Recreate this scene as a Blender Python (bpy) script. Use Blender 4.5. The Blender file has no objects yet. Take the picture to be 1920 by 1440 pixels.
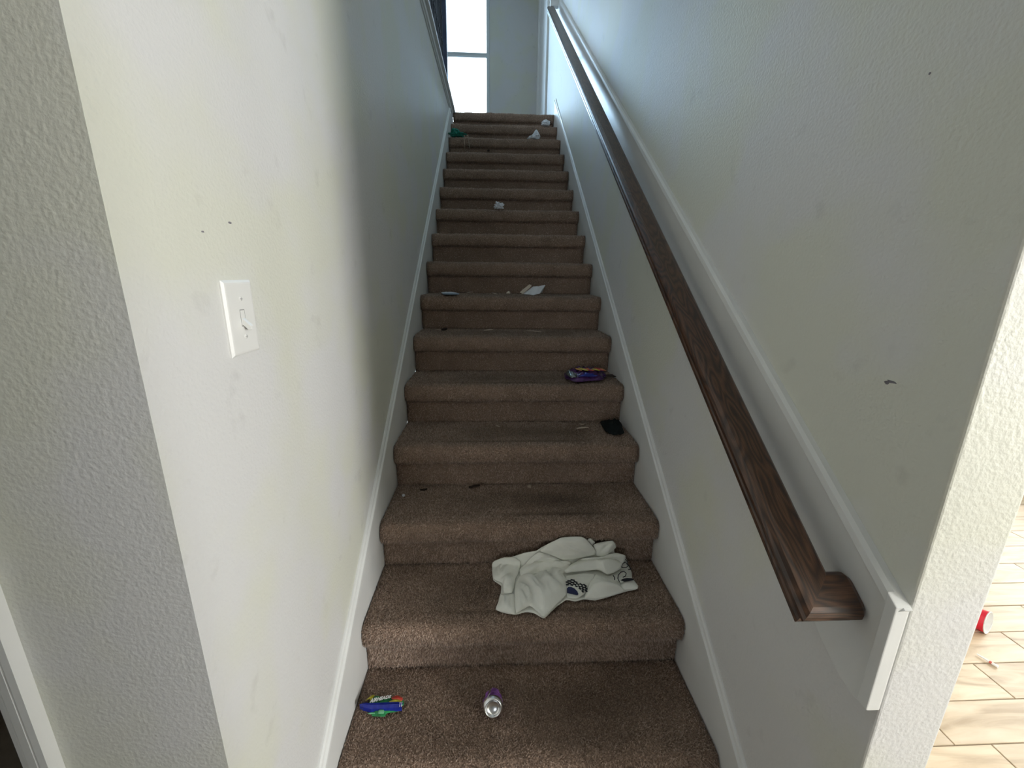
import bpy, bmesh, math, random
import numpy as np
from mathutils import Vector, Matrix, Euler

random.seed(7)
rng = np.random.default_rng(7)
scene = bpy.context.scene
COL = scene.collection

# ------------------------------------------------------------------ camera
cam_data = bpy.data.cameras.new('camera')
cam = bpy.data.objects.new('camera', cam_data)
COL.objects.link(cam)
cam_data.sensor_fit = 'HORIZONTAL'
cam_data.sensor_width = 36.0
cam_data.lens = 36.0 * 782.62 / 1920.0
cam_data.clip_start = 0.02
cam_data.clip_end = 200
cr = Vector((0.9990411, -0.0422231, 0.0115768))
cu = Vector((-0.0003999, 0.2556118, 0.9667794))
cb = Vector((-0.0437796, -0.9658570, 0.2553498))
M = Matrix(((cr.x, cu.x, cb.x, -0.10029), (cr.y, cu.y, cb.y, -0.57103), (cr.z, cu.z, cb.z, 1.43602), (0, 0, 0, 1)))
cam.matrix_world = M
scene.camera = cam

# ------------------------------------------------------------------ world, lights, exposure
scene.view_settings.view_transform = 'Standard'
scene.view_settings.look = 'None'
scene.view_settings.gamma = 1.0
scene.view_settings.use_curve_mapping = False
scene.view_settings.exposure = 0.0
scene.cycles.max_bounces = 8
scene.cycles.diffuse_bounces = 7
scene.cycles.glossy_bounces = 3
scene.cycles.caustics_reflective = False
scene.cycles.caustics_refractive = False
scene.cycles.sample_clamp_indirect = 6.0
scene.cycles.use_denoising = True

world = bpy.data.worlds.new('sky')
scene.world = world
world.use_nodes = True
bg = world.node_tree.nodes['Background']
bg.inputs[0].default_value = (0.86, 0.94, 1.0, 1)
bg.inputs[1].default_value = 3.0

def area_light(name, loc, rot, sx, sy, power, color, spread=180):
    d = bpy.data.lights.new(name, 'AREA')
    d.shape = 'RECTANGLE'
    d.size, d.size_y = sx, sy
    d.energy = power
    d.color = color
    d.spread = math.radians(spread)
    o = bpy.data.objects.new(name, d)
    o.location = loc
    o.rotation_euler = rot
    COL.objects.link(o)
    return o

R90 = math.pi / 2
# daylight entering the upstairs window, the living room window and the dining room window
area_light('upstairs_window_daylight', (-0.75, 6.62, 4.3), (-R90, 0, 0), 1.15, 1.8, 125, (0.45, 0.73, 1.0))
area_light('living_room_window_daylight', (4.16, -3.45, 1.65), (0, R90, 0), 1.8, 2.2, 600, (1.0, 0.985, 0.95))
area_light('dining_room_window_daylight', (4.16, 1.4, 1.25), (0, R90, 0), 1.9, 2.0, 130, (1.0, 0.96, 0.89))
area_light('added_side_fill', (4.16, -0.85, 1.35), (0, R90, 0), 1.8, 1.0, 75, (1.0, 0.985, 0.95))  # unseen source, added to brighten the edge of the left door casing
area_light('added_entry_fill', (-1.2, -5.16, 1.6), (R90, 0, 0), 1.3, 1.4, 12, (0.97, 0.98, 1.0))  # fill lamp added behind the camera to lift the stairwell
area_light('added_loft_fill', (-4.16, 2.0, 4.5), (0, -R90, 0), 1.1, 1.9, 62, (0.76, 0.89, 1.0))  # unseen fill lamp added to brighten the upper flight

# ------------------------------------------------------------------ dimensions (metres)
R = 0.18721   # riser
T = 0.26277   # tread
SL = R / T
XL, XR = -0.523, 0.523
LAND = 16 * R

# ------------------------------------------------------------------ helpers
def tag(o, label=None, cat=None, group=None, kind=None):
    if label: o['label'] = label
    if cat: o['category'] = cat
    if group: o['group'] = group
    if kind: o['kind'] = kind
    return o

def empty(name, loc=(0, 0, 0), rot=(0, 0, 0)):
    o = bpy.data.objects.new(name, None)
    o.empty_display_size = 0.05
    o.location = loc
    o.rotation_euler = rot
    COL.objects.link(o)
    return o

def link(name, me, mat=None, parent=None, loc=None, rot=None, smooth=False):
    if mat is not None and not me.materials:
        for m in (mat if isinstance(mat, (list, tuple)) else [mat]):
            me.materials.append(m)
    if smooth:
        me.polygons.foreach_set('use_smooth', [True] * len(me.polygons))
    o = bpy.data.objects.new(name, me)
    if loc is not None: o.location = loc
    if rot is not None: o.rotation_euler = rot
    COL.objects.link(o)
    if parent: o.parent = parent
    return o

def bm_obj(name, bm, mat=None, parent=None, loc=None, rot=None, smooth=False):
    me = bpy.data.meshes.new(name)
    bm.normal_update()
    bm.to_mesh(me)
    bm.free()
    return link(name, me, mat, parent, loc, rot, smooth)

def py_obj(name, verts, faces, mat=None, parent=None, loc=None, rot=None, smooth=False):
    me = bpy.data.meshes.new(name)
    me.from_pydata([tuple(v) for v in verts], [], faces)
    me.update()
    return link(name, me, mat, parent, loc, rot, smooth)

def add_box(bm, a, b, bevel=0.0):
    x0, y0, z0 = a; x1, y1, z1 = b
    vs = [bm.verts.new(p) for p in ((x0, y0, z0), (x1, y0, z0), (x1, y1, z0), (x0, y1, z0),
                                    (x0, y0, z1), (x1, y0, z1), (x1, y1, z1), (x0, y1, z1))]
    fs = [bm.faces.new([vs[i] for i in f]) for f in
          ((0, 3, 2, 1), (4, 5, 6, 7), (0, 1, 5, 4), (1, 2, 6, 5), (2, 3, 7, 6), (3, 0, 4, 7))]
    if bevel > 0:
        es = set(e for f in fs for e in f.edges)
        bmesh.ops.bevel(bm, geom=list(es), offset=bevel, segments=2, profile=0.6, affect='EDGES')

def boxes(name, lst, mat, parent=None, bevel=0.0, kind=None):
    bm = bmesh.new()
    for a, b in lst:
        add_box(bm, a, b, bevel)
    o = bm_obj(name, bm, mat, parent)
    if kind: o['kind'] = kind
    return o

def add_prism(bm, pts, axis, a0, a1, bevel=0.0):
    """closed 2D polygon extruded along an axis: 'x' -> pts are (y,z), 'y' -> (x,z), 'z' -> (x,y)"""
    def P(p, a):
        return {'x': (a, p[0], p[1]), 'y': (p[0], a, p[1]), 'z': (p[0], p[1], a)}[axis]
    A = [bm.verts.new(P(p, a0)) for p in pts]
    B = [bm.verts.new(P(p, a1)) for p in pts]
    n = len(pts)
    fs = [bm.faces.new(A), bm.faces.new(B[::-1])]
    for i in range(n):
        fs.append(bm.faces.new((A[i], B[i], B[(i + 1) % n], A[(i + 1) % n])))
    bmesh.ops.recalc_face_normals(bm, faces=fs)
    if bevel > 0:
        es = set(e for f in fs[:2] for e in f.edges)
        bmesh.ops.bevel(bm, geom=list(es), offset=bevel, segments=2, profile=0.6, affect='EDGES')

def add_tube(bm, pts, r, seg=8, cap=True):
    pts = [Vector(p) for p in pts]
    rings = []
    up = Vector((0.13, 0.21, 0.97)).normalized()
    for i, p in enumerate(pts):
        d = (pts[min(i + 1, len(pts) - 1)] - pts[max(i - 1, 0)]).normalized()
        a = d.cross(up)
        if a.length < 1e-3: a = d.cross(Vector((1, 0, 0)))
        a.normalize(); b = d.cross(a).normalized()
        rr = r[i] if isinstance(r, (list, tuple)) else r
        rings.append([bm.verts.new(p + a * (rr * math.cos(2 * math.pi * k / seg)) + b * (rr * math.sin(2 * math.pi * k / seg))) for k in range(seg)])
    for i in range(len(rings) - 1):
        for k in range(seg):
            bm.faces.new((rings[i][k], rings[i][(k + 1) % seg], rings[i + 1][(k + 1) % seg], rings[i + 1][k]))
    if cap:
        bm.faces.new(rings[0][::-1]); bm.faces.new(rings[-1])

def lathe(bm, prof, seg=32, M=None, squash=None):
    """prof: (r, h) along +Z"""
    M = M or Matrix.Identity(4)
    rings = []
    for r, h in prof:
        ring = []
        for k in range(seg):
            t = 2 * math.pi * k / seg
            p = Vector((r * math.cos(t), r * math.sin(t), h))
            if squash: p = squash(p, t)
            ring.append(bm.verts.new(M @ p))
        rings.append(ring)
    for i in range(len(rings) - 1):
        for k in range(seg):
            bm.faces.new((rings[i][k], rings[i][(k + 1) % seg], rings[i + 1][(k + 1) % seg], rings[i + 1][k]))
    return rings

# ------------------------------------------------------------------ materials
def new_mat(name):
    m = bpy.data.materials.new(name)
    m.use_nodes = True
    nt = m.node_tree
    b = nt.nodes['Principled BSDF']
    return m, nt, b

def nd(nt, t, **kw):
    n = nt.nodes.new(t)
    for k, v in kw.items():
        if k.startswith('i_'):
            n.inputs[k[2:].replace('_', ' ')].default_value = v
        else:
            setattr(n, k, v)
    return n

def rgba(c): return (c[0], c[1], c[2], 1)

def ramp(nt, stops, fac):
    r = nt.nodes.new('ShaderNodeValToRGB')
    while len(r.color_ramp.elements) < len(stops): r.color_ramp.elements.new(0.5)
    for e, (p, c) in zip(r.color_ramp.elements, stops):
        e.position = p; e.color = rgba(c)
    nt.links.new(fac, r.inputs[0])
    return r.outputs[0]

def simple(name, color, rough=0.5, metal=0.0, noise=0.0, scale=30.0, bump=0.0, bscale=200.0, spec=0.5):
    m, nt, b = new_mat(name)
    b.inputs['Roughness'].default_value = rough
    b.inputs['Metallic'].default_value = metal
    b.inputs['Specular IOR Level'].default_value = spec
    tc = nd(nt, 'ShaderNodeTexCoord')
    n = nd(nt, 'ShaderNodeTexNoise'); n.inputs['Scale'].default_value = scale; n.inputs['Detail'].default_value = 4
    nt.links.new(tc.outputs['Object'], n.inputs['Vector'])
    lo = [max(0, c * (1 - noise)) for c in color]; hi = [min(1, c * (1 + noise)) for c in color]
    c = ramp(nt, [(0.3, lo), (0.7, hi)], n.outputs[0])
    nt.links.new(c, b.inputs['Base Color'])
    if bump > 0:
        n2 = nd(nt, 'ShaderNodeTexNoise'); n2.inputs['Scale'].default_value = bscale; n2.inputs['Detail'].default_value = 3
        nt.links.new(tc.outputs['Object'], n2.inputs['Vector'])
        bp = nd(nt, 'ShaderNodeBump'); bp.inputs['Strength'].default_value = 1.0; bp.inputs['Distance'].default_value = bump
        nt.links.new(n2.outputs[0], bp.inputs['Height'])
        nt.links.new(bp.outputs[0], b.inputs['Normal'])
    return m

def wall_paint(name, base, tint, bump=0.0009, scale=170):
    m, nt, b = new_mat(name)
    b.inputs['Roughness'].default_value = 0.55
    b.inputs['Specular IOR Level'].default_value = 0.35
    tc = nd(nt, 'ShaderNodeTexCoord')
    n = nd(nt, 'ShaderNodeTexNoise'); n.inputs['Scale'].default_value = 2.2; n.inputs['Detail'].default_value = 3; n.inputs['Roughness'].default_value = 0.55
    nt.links.new(tc.outputs['Object'], n.inputs['Vector'])
    c = ramp(nt, [(0.44, base), (0.56, tint)], n.outputs[0])
    # faint grime smudges
    n3 = nd(nt, 'ShaderNodeTexNoise'); n3.inputs['Scale'].default_value = 14; n3.inputs['Detail'].default_value = 6
    nt.links.new(tc.outputs['Object'], n3.inputs['Vector'])
    g = ramp(nt, [(0.20, (0.86, 0.855, 0.85)), (0.36, (1, 1, 1))], n3.outputs[0])
    mx = nd(nt, 'ShaderNodeMix', data_type='RGBA', blend_type='MULTIPLY'); mx.inputs[0].default_value = 1
    nt.links.new(c, mx.inputs[6]); nt.links.new(g, mx.inputs[7])
    nt.links.new(mx.outputs[2], b.inputs['Base Color'])
    n2 = nd(nt, 'ShaderNodeTexNoise'); n2.inputs['Scale'].default_value = scale; n2.inputs['Detail'].default_value = 2.5
    nt.links.new(tc.outputs['Object'], n2.inputs['Vector'])
    v = nd(nt, 'ShaderNodeTexVoronoi', feature='SMOOTH_F1'); v.inputs['Scale'].default_value = scale * 0.9
    nt.links.new(tc.outputs['Object'], v.inputs['Vector'])
    ad = nd(nt, 'ShaderNodeMath', operation='SUBTRACT')
    nt.links.new(n2.outputs[0], ad.inputs[0])
    ml = nd(nt, 'ShaderNodeMath', operation='MULTIPLY'); ml.inputs[1].default_value = 0.6
    nt.links.new(v.outputs['Distance'], ml.inputs[0])
    nt.links.new(ml.outputs[0], ad.inputs[1])
    bp = nd(nt, 'ShaderNodeBump'); bp.inputs['Strength'].default_value = 1.0; bp.inputs['Distance'].default_value = bump
    nt.links.new(ad.outputs[0], bp.inputs['Height'])
    nt.links.new(bp.outputs[0], b.inputs['Normal'])
    return m

def carpet_mat(name):
    m, nt, b = new_mat(name)
    b.inputs['Roughness'].default_value = 1.0
    b.inputs['Specular IOR Level'].default_value = 0.05
    b.inputs['Sheen Weight'].default_value = 0.15
    at = nd(nt, 'ShaderNodeAttribute', attribute_name='tint')
    we = nd(nt, 'ShaderNodeAttribute', attribute_name='wear_shade')
    tc = nd(nt, 'ShaderNodeTexCoord')
    n = nd(nt, 'ShaderNodeTexNoise'); n.inputs['Scale'].default_value = 260; n.inputs['Detail'].default_value = 2
    nt.links.new(tc.outputs['Object'], n.inputs['Vector'])
    ad = nd(nt, 'ShaderNodeMath', operation='ADD'); nt.links.new(at.outputs['Fac'], ad.inputs[0]); nt.links.new(n.outputs[0], ad.inputs[1])
    hf = nd(nt, 'ShaderNodeMath', operation='MULTIPLY'); hf.inputs[1].default_value = 0.5
    nt.links.new(ad.outputs[0], hf.inputs[0])
    c = ramp(nt, [(0.15, (0.13, 0.085, 0.062)), (0.42, (0.50, 0.37, 0.29)), (0.78, (0.92, 0.76, 0.65))], hf.outputs[0])
    n2 = nd(nt, 'ShaderNodeTexNoise'); n2.inputs['Scale'].default_value = 5; n2.inputs['Detail'].default_value = 4
    nt.links.new(tc.outputs['Object'], n2.inputs['Vector'])
    d = ramp(nt, [(0.35, (0.80, 0.78, 0.76)), (0.65, (1.06, 1.05, 1.04))], n2.outputs[0])
    mx = nd(nt, 'ShaderNodeMix', data_type='RGBA', blend_type='MULTIPLY'); mx.inputs[0].default_value = 1
    nt.links.new(c, mx.inputs[6]); nt.links.new(d, mx.inputs[7])
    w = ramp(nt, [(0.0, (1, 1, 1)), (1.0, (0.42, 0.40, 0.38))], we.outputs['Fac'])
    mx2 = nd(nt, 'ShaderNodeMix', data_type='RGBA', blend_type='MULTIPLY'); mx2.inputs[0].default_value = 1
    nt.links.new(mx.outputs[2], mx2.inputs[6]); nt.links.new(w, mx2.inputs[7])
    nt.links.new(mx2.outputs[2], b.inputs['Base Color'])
    n4 = nd(nt, 'ShaderNodeTexNoise'); n4.inputs['Scale'].default_value = 300; n4.inputs['Detail'].default_value = 3
    nt.links.new(tc.outputs['Object'], n4.inputs['Vector'])
    bp = nd(nt, 'ShaderNodeBump'); bp.inputs['Strength'].default_value = 0.8; bp.inputs['Distance'].default_value = 0.004
    nt.links.new(n4.outputs[0], bp.inputs['Height'])
    nt.links.new(bp.outputs[0], b.inputs['Normal'])
    return m

def oak_mat(name, along):
    m, nt, b = new_mat(name)
    b.inputs['Roughness'].default_value = 0.33
    b.inputs['Coat Weight'].default_value = 0.25
    b.inputs['Coat Roughness'].default_value = 0.25
    tc = nd(nt, 'ShaderNodeTexCoord')
    mp = nd(nt, 'ShaderNodeMapping')
    mp.inputs['Scale'].default_value = {'y': (1, 0.19, 1), 'x': (0.19, 1, 1)}[along]
    nt.links.new(tc.outputs['Object'], mp.inputs['Vector'])
    n = nd(nt, 'ShaderNodeTexNoise'); n.inputs['Scale'].default_value = 24; n.inputs['Detail'].default_value = 1.0
    nt.links.new(mp.outputs[0], n.inputs['Vector'])
    # growth rings: fine bands of the slowly varying noise
    mu = nd(nt, 'ShaderNodeMath', operation='MULTIPLY'); mu.inputs[1].default_value = 12.0
    nt.links.new(n.outputs[0], mu.inputs[0])
    fr = nd(nt, 'ShaderNodeMath', operation='PINGPONG'); fr.inputs[1].default_value = 0.5
    nt.links.new(mu.outputs[0], fr.inputs[0])
    c = ramp(nt, [(0.04, (0.030, 0.012, 0.006)), (0.25, (0.068, 0.029, 0.014)), (0.75, (0.155, 0.072, 0.038))], fr.outputs[0])
    mp2 = nd(nt, 'ShaderNodeMapping')
    mp2.inputs['Scale'].default_value = {'y': (1, 0.03, 1), 'x': (0.03, 1, 1)}[along]
    nt.links.new(tc.outputs['Object'], mp2.inputs['Vector'])
    n2 = nd(nt, 'ShaderNodeTexNoise'); n2.inputs['Scale'].default_value = 900; n2.inputs['Detail'].default_value = 2
    nt.links.new(mp2.outputs[0], n2.inputs['Vector'])
    p = ramp(nt, [(0.35, (0.35, 0.3, 0.28)), (0.52, (1, 1, 1))], n2.outputs[0])
    mx = nd(nt, 'ShaderNodeMix', data_type='RGBA', blend_type='MULTIPLY'); mx.inputs[0].default_value = 0.8
    nt.links.new(c, mx.inputs[6]); nt.links.new(p, mx.inputs[7])
    nt.links.new(mx.outputs[2], b.inputs['Base Color'])
    bp = nd(nt, 'ShaderNodeBump'); bp.inputs['Strength'].default_value = 0.3; bp.inputs['Distance'].default_value = 0.0005
    nt.links.new(n2.outputs[0], bp.inputs['Height']); nt.links.new(bp.outputs[0], b.inputs['Normal'])
    return m

def tile_mat(name):
    m, nt, b = new_mat(name)
    b.inputs['Roughness'].default_value = 0.42
    tc = nd(nt, 'ShaderNodeTexCoord'); oi = nd(nt, 'ShaderNodeObjectInfo')
    ofs = nd(nt, 'ShaderNodeVectorMath', operation='ADD')
    sc = nd(nt, 'ShaderNodeMath', operation='MULTIPLY'); sc.inputs[1].default_value = 37
    nt.links.new(oi.outputs['Random'], sc.inputs[0])
    nt.links.new(tc.outputs['Object'], ofs.inputs[0]); nt.links.new(sc.outputs[0], ofs.inputs[1])
    mp = nd(nt, 'ShaderNodeMapping'); mp.inputs['Scale'].default_value = (0.35, 2.2, 1)
    nt.links.new(ofs.outputs[0], mp.inputs['Vector'])
    n = nd(nt, 'ShaderNodeTexNoise'); n.inputs['Scale'].default_value = 9; n.inputs['Detail'].default_value = 6; n.inputs['Distortion'].default_value = 1.2
    nt.links.new(mp.outputs[0], n.inputs['Vector'])
    c = ramp(nt, [(0.3, (0.38, 0.29, 0.19)), (0.5, (0.56, 0.45, 0.32)), (0.7, (0.66, 0.55, 0.42))], n.outputs[0])
    v = nd(nt, 'ShaderNodeMapRange'); v.inputs['To Min'].default_value = 0.84; v.inputs['To Max'].default_value = 1.05
    nt.links.new(oi.outputs['Random'], v.inputs['Value'])
    hs = nd(nt, 'ShaderNodeHueSaturation'); nt.links.new(v.outputs[0], hs.inputs['Value']); nt.links.new(c, hs.inputs['Color'])
    nt.links.new(hs.outputs[0], b.inputs['Base Color'])
    return m

M_wall = wall_paint('wall_paint', (0.69, 0.69, 0.685), (0.685, 0.69, 0.61))
M_trim = simple('white_trim_paint', (0.74, 0.75, 0.74), 0.38, noise=0.03, scale=8, bump=0.0002, bscale=60)
M_ceil = simple('ceiling_paint', (0.75, 0.75, 0.73), 0.8, noise=0.02, bump=0.001)
M_carpet = carpet_mat('brown_carpet')
M_oak = oak_mat('stained_oak', 'y')
M_oakx = oak_mat('stained_oak_end', 'x')
M_tile = tile_mat('wood_look_tile')
M_grout = simple('grout', (0.30, 0.25, 0.19), 0.9, noise=0.1)
M_plate = simple('switch_plastic', (0.80, 0.80, 0.78), 0.28, noise=0.01)
M_dark = simple('black_metal', (0.012, 0.014, 0.022), 0.6, noise=0.2)
M_newel = simple('dark_blue_newel', (0.03, 0.04, 0.075), 0.4, noise=0.3)
M_vinyl = simple('window_vinyl', (0.72, 0.78, 0.80), 0.35, noise=0.02)
M_metal = simple('aluminium', (0.78, 0.79, 0.80), 0.24, metal=1.0, noise=0.08, scale=90)
M_purple = simple('purple_print', (0.22, 0.08, 0.33), 0.35, noise=0.5, scale=70)
M_cloth = simple('pale_jersey', (0.84, 0.85, 0.79), 0.9, noise=0.08, scale=12, bump=0.0006, bscale=900, spec=0.1)
M_navy = simple('navy_print', (0.02, 0.028, 0.09), 0.8)
M_ink = simple('black_ink', (0.012, 0.013, 0.02), 0.7)
M_blackcloth = simple('black_cloth', (0.008, 0.011, 0.011), 0.75, noise=0.5, scale=60, spec=0.2)
M_paper = simple('white_paper', (0.74, 0.76, 0.80), 0.85, noise=0.04)
M_cream = simple('cream_paper', (0.62, 0.52, 0.42), 0.85, noise=0.1)
M_bluegrey = simple('blue_grey_paper', (0.20, 0.25, 0.32), 0.6, noise=0.15)
M_chip = simple('pale_wood', (0.72, 0.60, 0.50), 0.8, noise=0.15)
M_leaf = simple('dried_brown', (0.03, 0.016, 0.01), 0.8, noise=0.4)
M_green = simple('green_knit', (0.015, 0.22, 0.16), 0.85, noise=0.5, scale=60)
M_string = simple('tan_string', (0.42, 0.34, 0.26), 0.9)
M_fgreen = simple('foil_green', (0.02, 0.22, 0.07), 0.28, noise=0.5, scale=60)
M_fblue = simple('foil_blue', (0.012, 0.025, 0.28), 0.22, noise=0.25, scale=60)
M_fyel = simple('foil_yellow', (0.50, 0.45, 0.04), 0.3, noise=0.3, scale=60)
M_fred = simple('foil_red', (0.55, 0.06, 0.04), 0.3, noise=0.4, scale=80)
M_fmint = simple('foil_mint', (0.18, 0.50, 0.28), 0.3, noise=0.2)
M_fpurple = simple('foil_purple', (0.085, 0.03, 0.14), 0.25, noise=0.6, scale=50)
M_forange = simple('print_orange', (0.48, 0.24, 0.04), 0.35, noise=0.4, scale=90)
M_fgrey = simple('foil_grey', (0.20, 0.23, 0.23), 0.25, metal=0.6, noise=0.3)
M_white = simple('white_print', (0.82, 0.83, 0.84), 0.4)
M_redcup = simple('red_plastic', (0.62, 0.010, 0.035), 0.3, noise=0.05)
M_pink = simple('red_band', (0.60, 0.13, 0.10), 0.5)
M_scuff = simple('scuff', (0.20, 0.19, 0.21), 0.8, noise=0.2)

def glass_mat():
    m, nt, b = new_mat('window_glass')
    nt.nodes.remove(b)
    tr = nd(nt, 'ShaderNodeBsdfTransparent'); gl = nd(nt, 'ShaderNodeBsdfGlossy'); gl.inputs['Roughness'].default_value = 0.02
    fr = nd(nt, 'ShaderNodeFresnel'); fr.inputs[0].default_value = 1.45
    mx = nd(nt, 'ShaderNodeMixShader')
    nt.links.new(fr.outputs[0], mx.inputs[0]); nt.links.new(tr.outputs[0], mx.inputs[1]); nt.links.new(gl.outputs[0], mx.inputs[2])
    nt.links.new(mx.outputs[0], nt.nodes['Material Output'].inputs[0])
    return m
M_glass = glass_mat()

# ------------------------------------------------------------------ structure
bm = bmesh.new()
add_prism(bm, [(XL, -0.065), (XL, 4.468), (-0.643, 4.468), (-0.643, 0.055), (-0.83, 0.055), (-0.83, -0.065)], 'z', 0, 2.955)
tag(bm_obj('wall_left', bm, M_wall), kind='structure')
tag(boxes('wall_foyer', [((-1.65, -0.065, 2.06), (-0.83, 0.055, 2.75)), ((-3.0, -0.065, 0), (-1.65, 0.055, 2.75))], M_wall), kind='structure')

bm = bmesh.new()
add_prism(bm, [(XR, -0.079), (0.641, -0.079), (0.641, 6.4), (XR, 6.4)], 'z', 0, 5.5)
es = [e for e in bm.edges if abs(e.verts[0].co.y + 0.079) < 1e-4 and abs(e.verts[1].co.y + 0.079) < 1e-4 and abs(e.verts[0].co.z - e.verts[1].co.z) > 1]
bmesh.ops.bevel(bm, geom=es, offset=0.005, segments=3, profile=0.5, affect='EDGES')
tag(bm_obj('wall_right', bm, M_wall), kind='structure')

WX0, WX1, WZ0, WZ1 = -1.35, -0.16, 3.40, 5.20
tag(boxes('wall_far', [((-4.0, 6.4, 2.75), (WX0, 6.52, 5.5)), ((WX1, 6.4, 2.75), (0.641, 6.52, 5.5)),
                       ((WX0, 6.4, 2.75), (WX1, 6.52, WZ0)), ((WX0, 6.4, WZ1), (WX1, 6.52, 5.5))], M_wall), kind='structure')
tag(boxes('wall_header', [((-4.12, -0.199, 2.87), (0.641, -0.079, 5.5))], M_wall), kind='structure')
tag(boxes('wall_loft', [((-4.12, -0.079, 2.75), (-4.0, 1.0, 5.5)), ((-4.12, 3.0, 2.75), (-4.0, 6.52, 5.5)), ((-4.12, 1.0, 2.75), (-4.0, 3.0, 3.9)), ((-4.12, 1.0, 5.1), (-4.0, 3.0, 5.5))], M_wall), kind='structure')
tag(boxes('ceiling_upper', [((-4.12, -0.2, 5.5), (0.641, 6.52, 5.6))], M_ceil), kind='structure')
tag(boxes('ceiling', [((-3.12, -5.12, 2.75), (4.12, -0.079, 2.87)), ((0.641, -0.079, 2.75), (4.12, 3.32, 2.87))], M_ceil), kind='structure')
tag(boxes('wall_dining', [((0.641, 3.2, 0), (4.12, 3.32, 2.75))], M_wall), kind='structure')
tag(boxes('wall_back', [((-3.12, -5.12, 0), (-1.9, -5.0, 2.75)), ((-0.5, -5.12, 0), (4.12, -5.0, 2.75)), ((-1.9, -5.12, 0), (-0.5, -5.0, 0.85)), ((-1.9, -5.12, 2.35), (-0.5, -5.0, 2.75))], M_wall), kind='structure')
tag(boxes('wall_foyer_side', [((-3.12, -5.0, 0), (-3.0, 3.0, 2.75))], M_wall), kind='structure')
tag(boxes('wall_closet', [((-3.0, 3.0, 0), (-0.643, 3.12, 2.75))], M_wall), kind='structure')
tag(boxes('wall_light_blocker', [((0.641, -5.0, 0), (0.759, -0.82, 2.75))], M_wall, bevel=0.004), kind='structure')  # unseen wall added to keep living room light off the foyer wall
# east wall with the two room windows and one added fill window
tag(boxes('wall_east', [((4.0, -5.0, 0), (4.12, -4.55, 2.75)), ((4.0, -4.55, 0), (4.12, -2.35, 0.75)), ((4.0, -4.55, 2.55), (4.12, -2.35, 2.75)),
                        ((4.0, -2.35, 0), (4.12, -1.4, 2.75)), ((4.0, -0.3, 0), (4.12, 0.4, 2.75)), ((4.0, -1.4, 0), (4.12, -0.3, 0.4)), ((4.0, -1.4, 2.3), (4.12, -0.3, 2.75)), ((4.0, 0.4, 0), (4.12, 2.4, 0.3)), ((4.0, 0.4, 2.2), (4.12, 2.4, 2.75)),
                        ((4.0, 2.4, 0), (4.12, 3.2, 2.75))], M_wall), kind='structure')

# upstairs carpeted floor
tag(boxes('floor_upper', [((-4.0, 0.056, 2.76), (-0.655, 6.4, LAND)), ((-0.655, 4.47, 2.76), (XR, 6.4, LAND))], M_carpet), kind='structure')

# tiled floor: grout bed with wood-look plank tiles
floor = tag(boxes('floor', [((-3.0, -5.0, -0.06), (4.0, 3.2, -0.004))], M_grout), kind='structure')
ROW = 0.1385; Y0 = 0.36; PL = 0.915; G = 0.0035
base_me = {}
def tile_mesh(L):
    k = round(L, 3)
    if k not in base_me:
        bm = bmesh.new()
        h = ROW / 2 - G / 2
        x0, x1 = G / 2, L - G / 2
        e = 0.0015
        lo = [(x0, -h, -0.004), (x1, -h, -0.004), (x1, h, -0.004), (x0, h, -0.004)]
        mi = [(x0, -h, -e), (x1, -h, -e), (x1, h, -e), (x0, h, -e)]
        hi = [(x0 + e, -h + e, 0), (x1 - e, -h + e, 0), (x1 - e, h - e, 0), (x0 + e, h - e, 0)]
        L3 = [[bm.verts.new(p) for p in q] for q in (lo, mi, hi)]
        bm.faces.new(L3[2])
        for a, b2 in ((0, 1), (1, 2)):
            for i in range(4):
                bm.faces.new((L3[a][i], L3[a][(i + 1) % 4], L3[b2][(i + 1) % 4], L3[b2][i]))
        me = bpy.data.meshes.new('tile'); bm.to_mesh(me); bm.free(); me.materials.append(M_tile)
        base_me[k] = me
    return base_me[k]
known = {0: 1.37, -1: 1.489, 7: 2.945, 5: 2.62, 1: 1.75, 2: 1.12, 3: 2.3, 4: 1.95, 6: 1.6}
for r in range(-4, 14):
    yc = Y0 + (r + 0.5) * ROW
    off = known.get(r, 0.64 + ((r * 0.377) % 1.0) * PL)
    x = off
    while x > 0.66: x -= PL
    while x < 3.9:
        a, b2 = max(x, 0.645), min(x + PL, 3.995)
        if b2 - a > 0.06:
            o = bpy.data.objects.new('tile', tile_mesh(b2 - a)); COL.objects.link(o)
            o.location = (a, yc, random.uniform(-0.0004, 0.0004)); o.parent = floor
        x += PL

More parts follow.
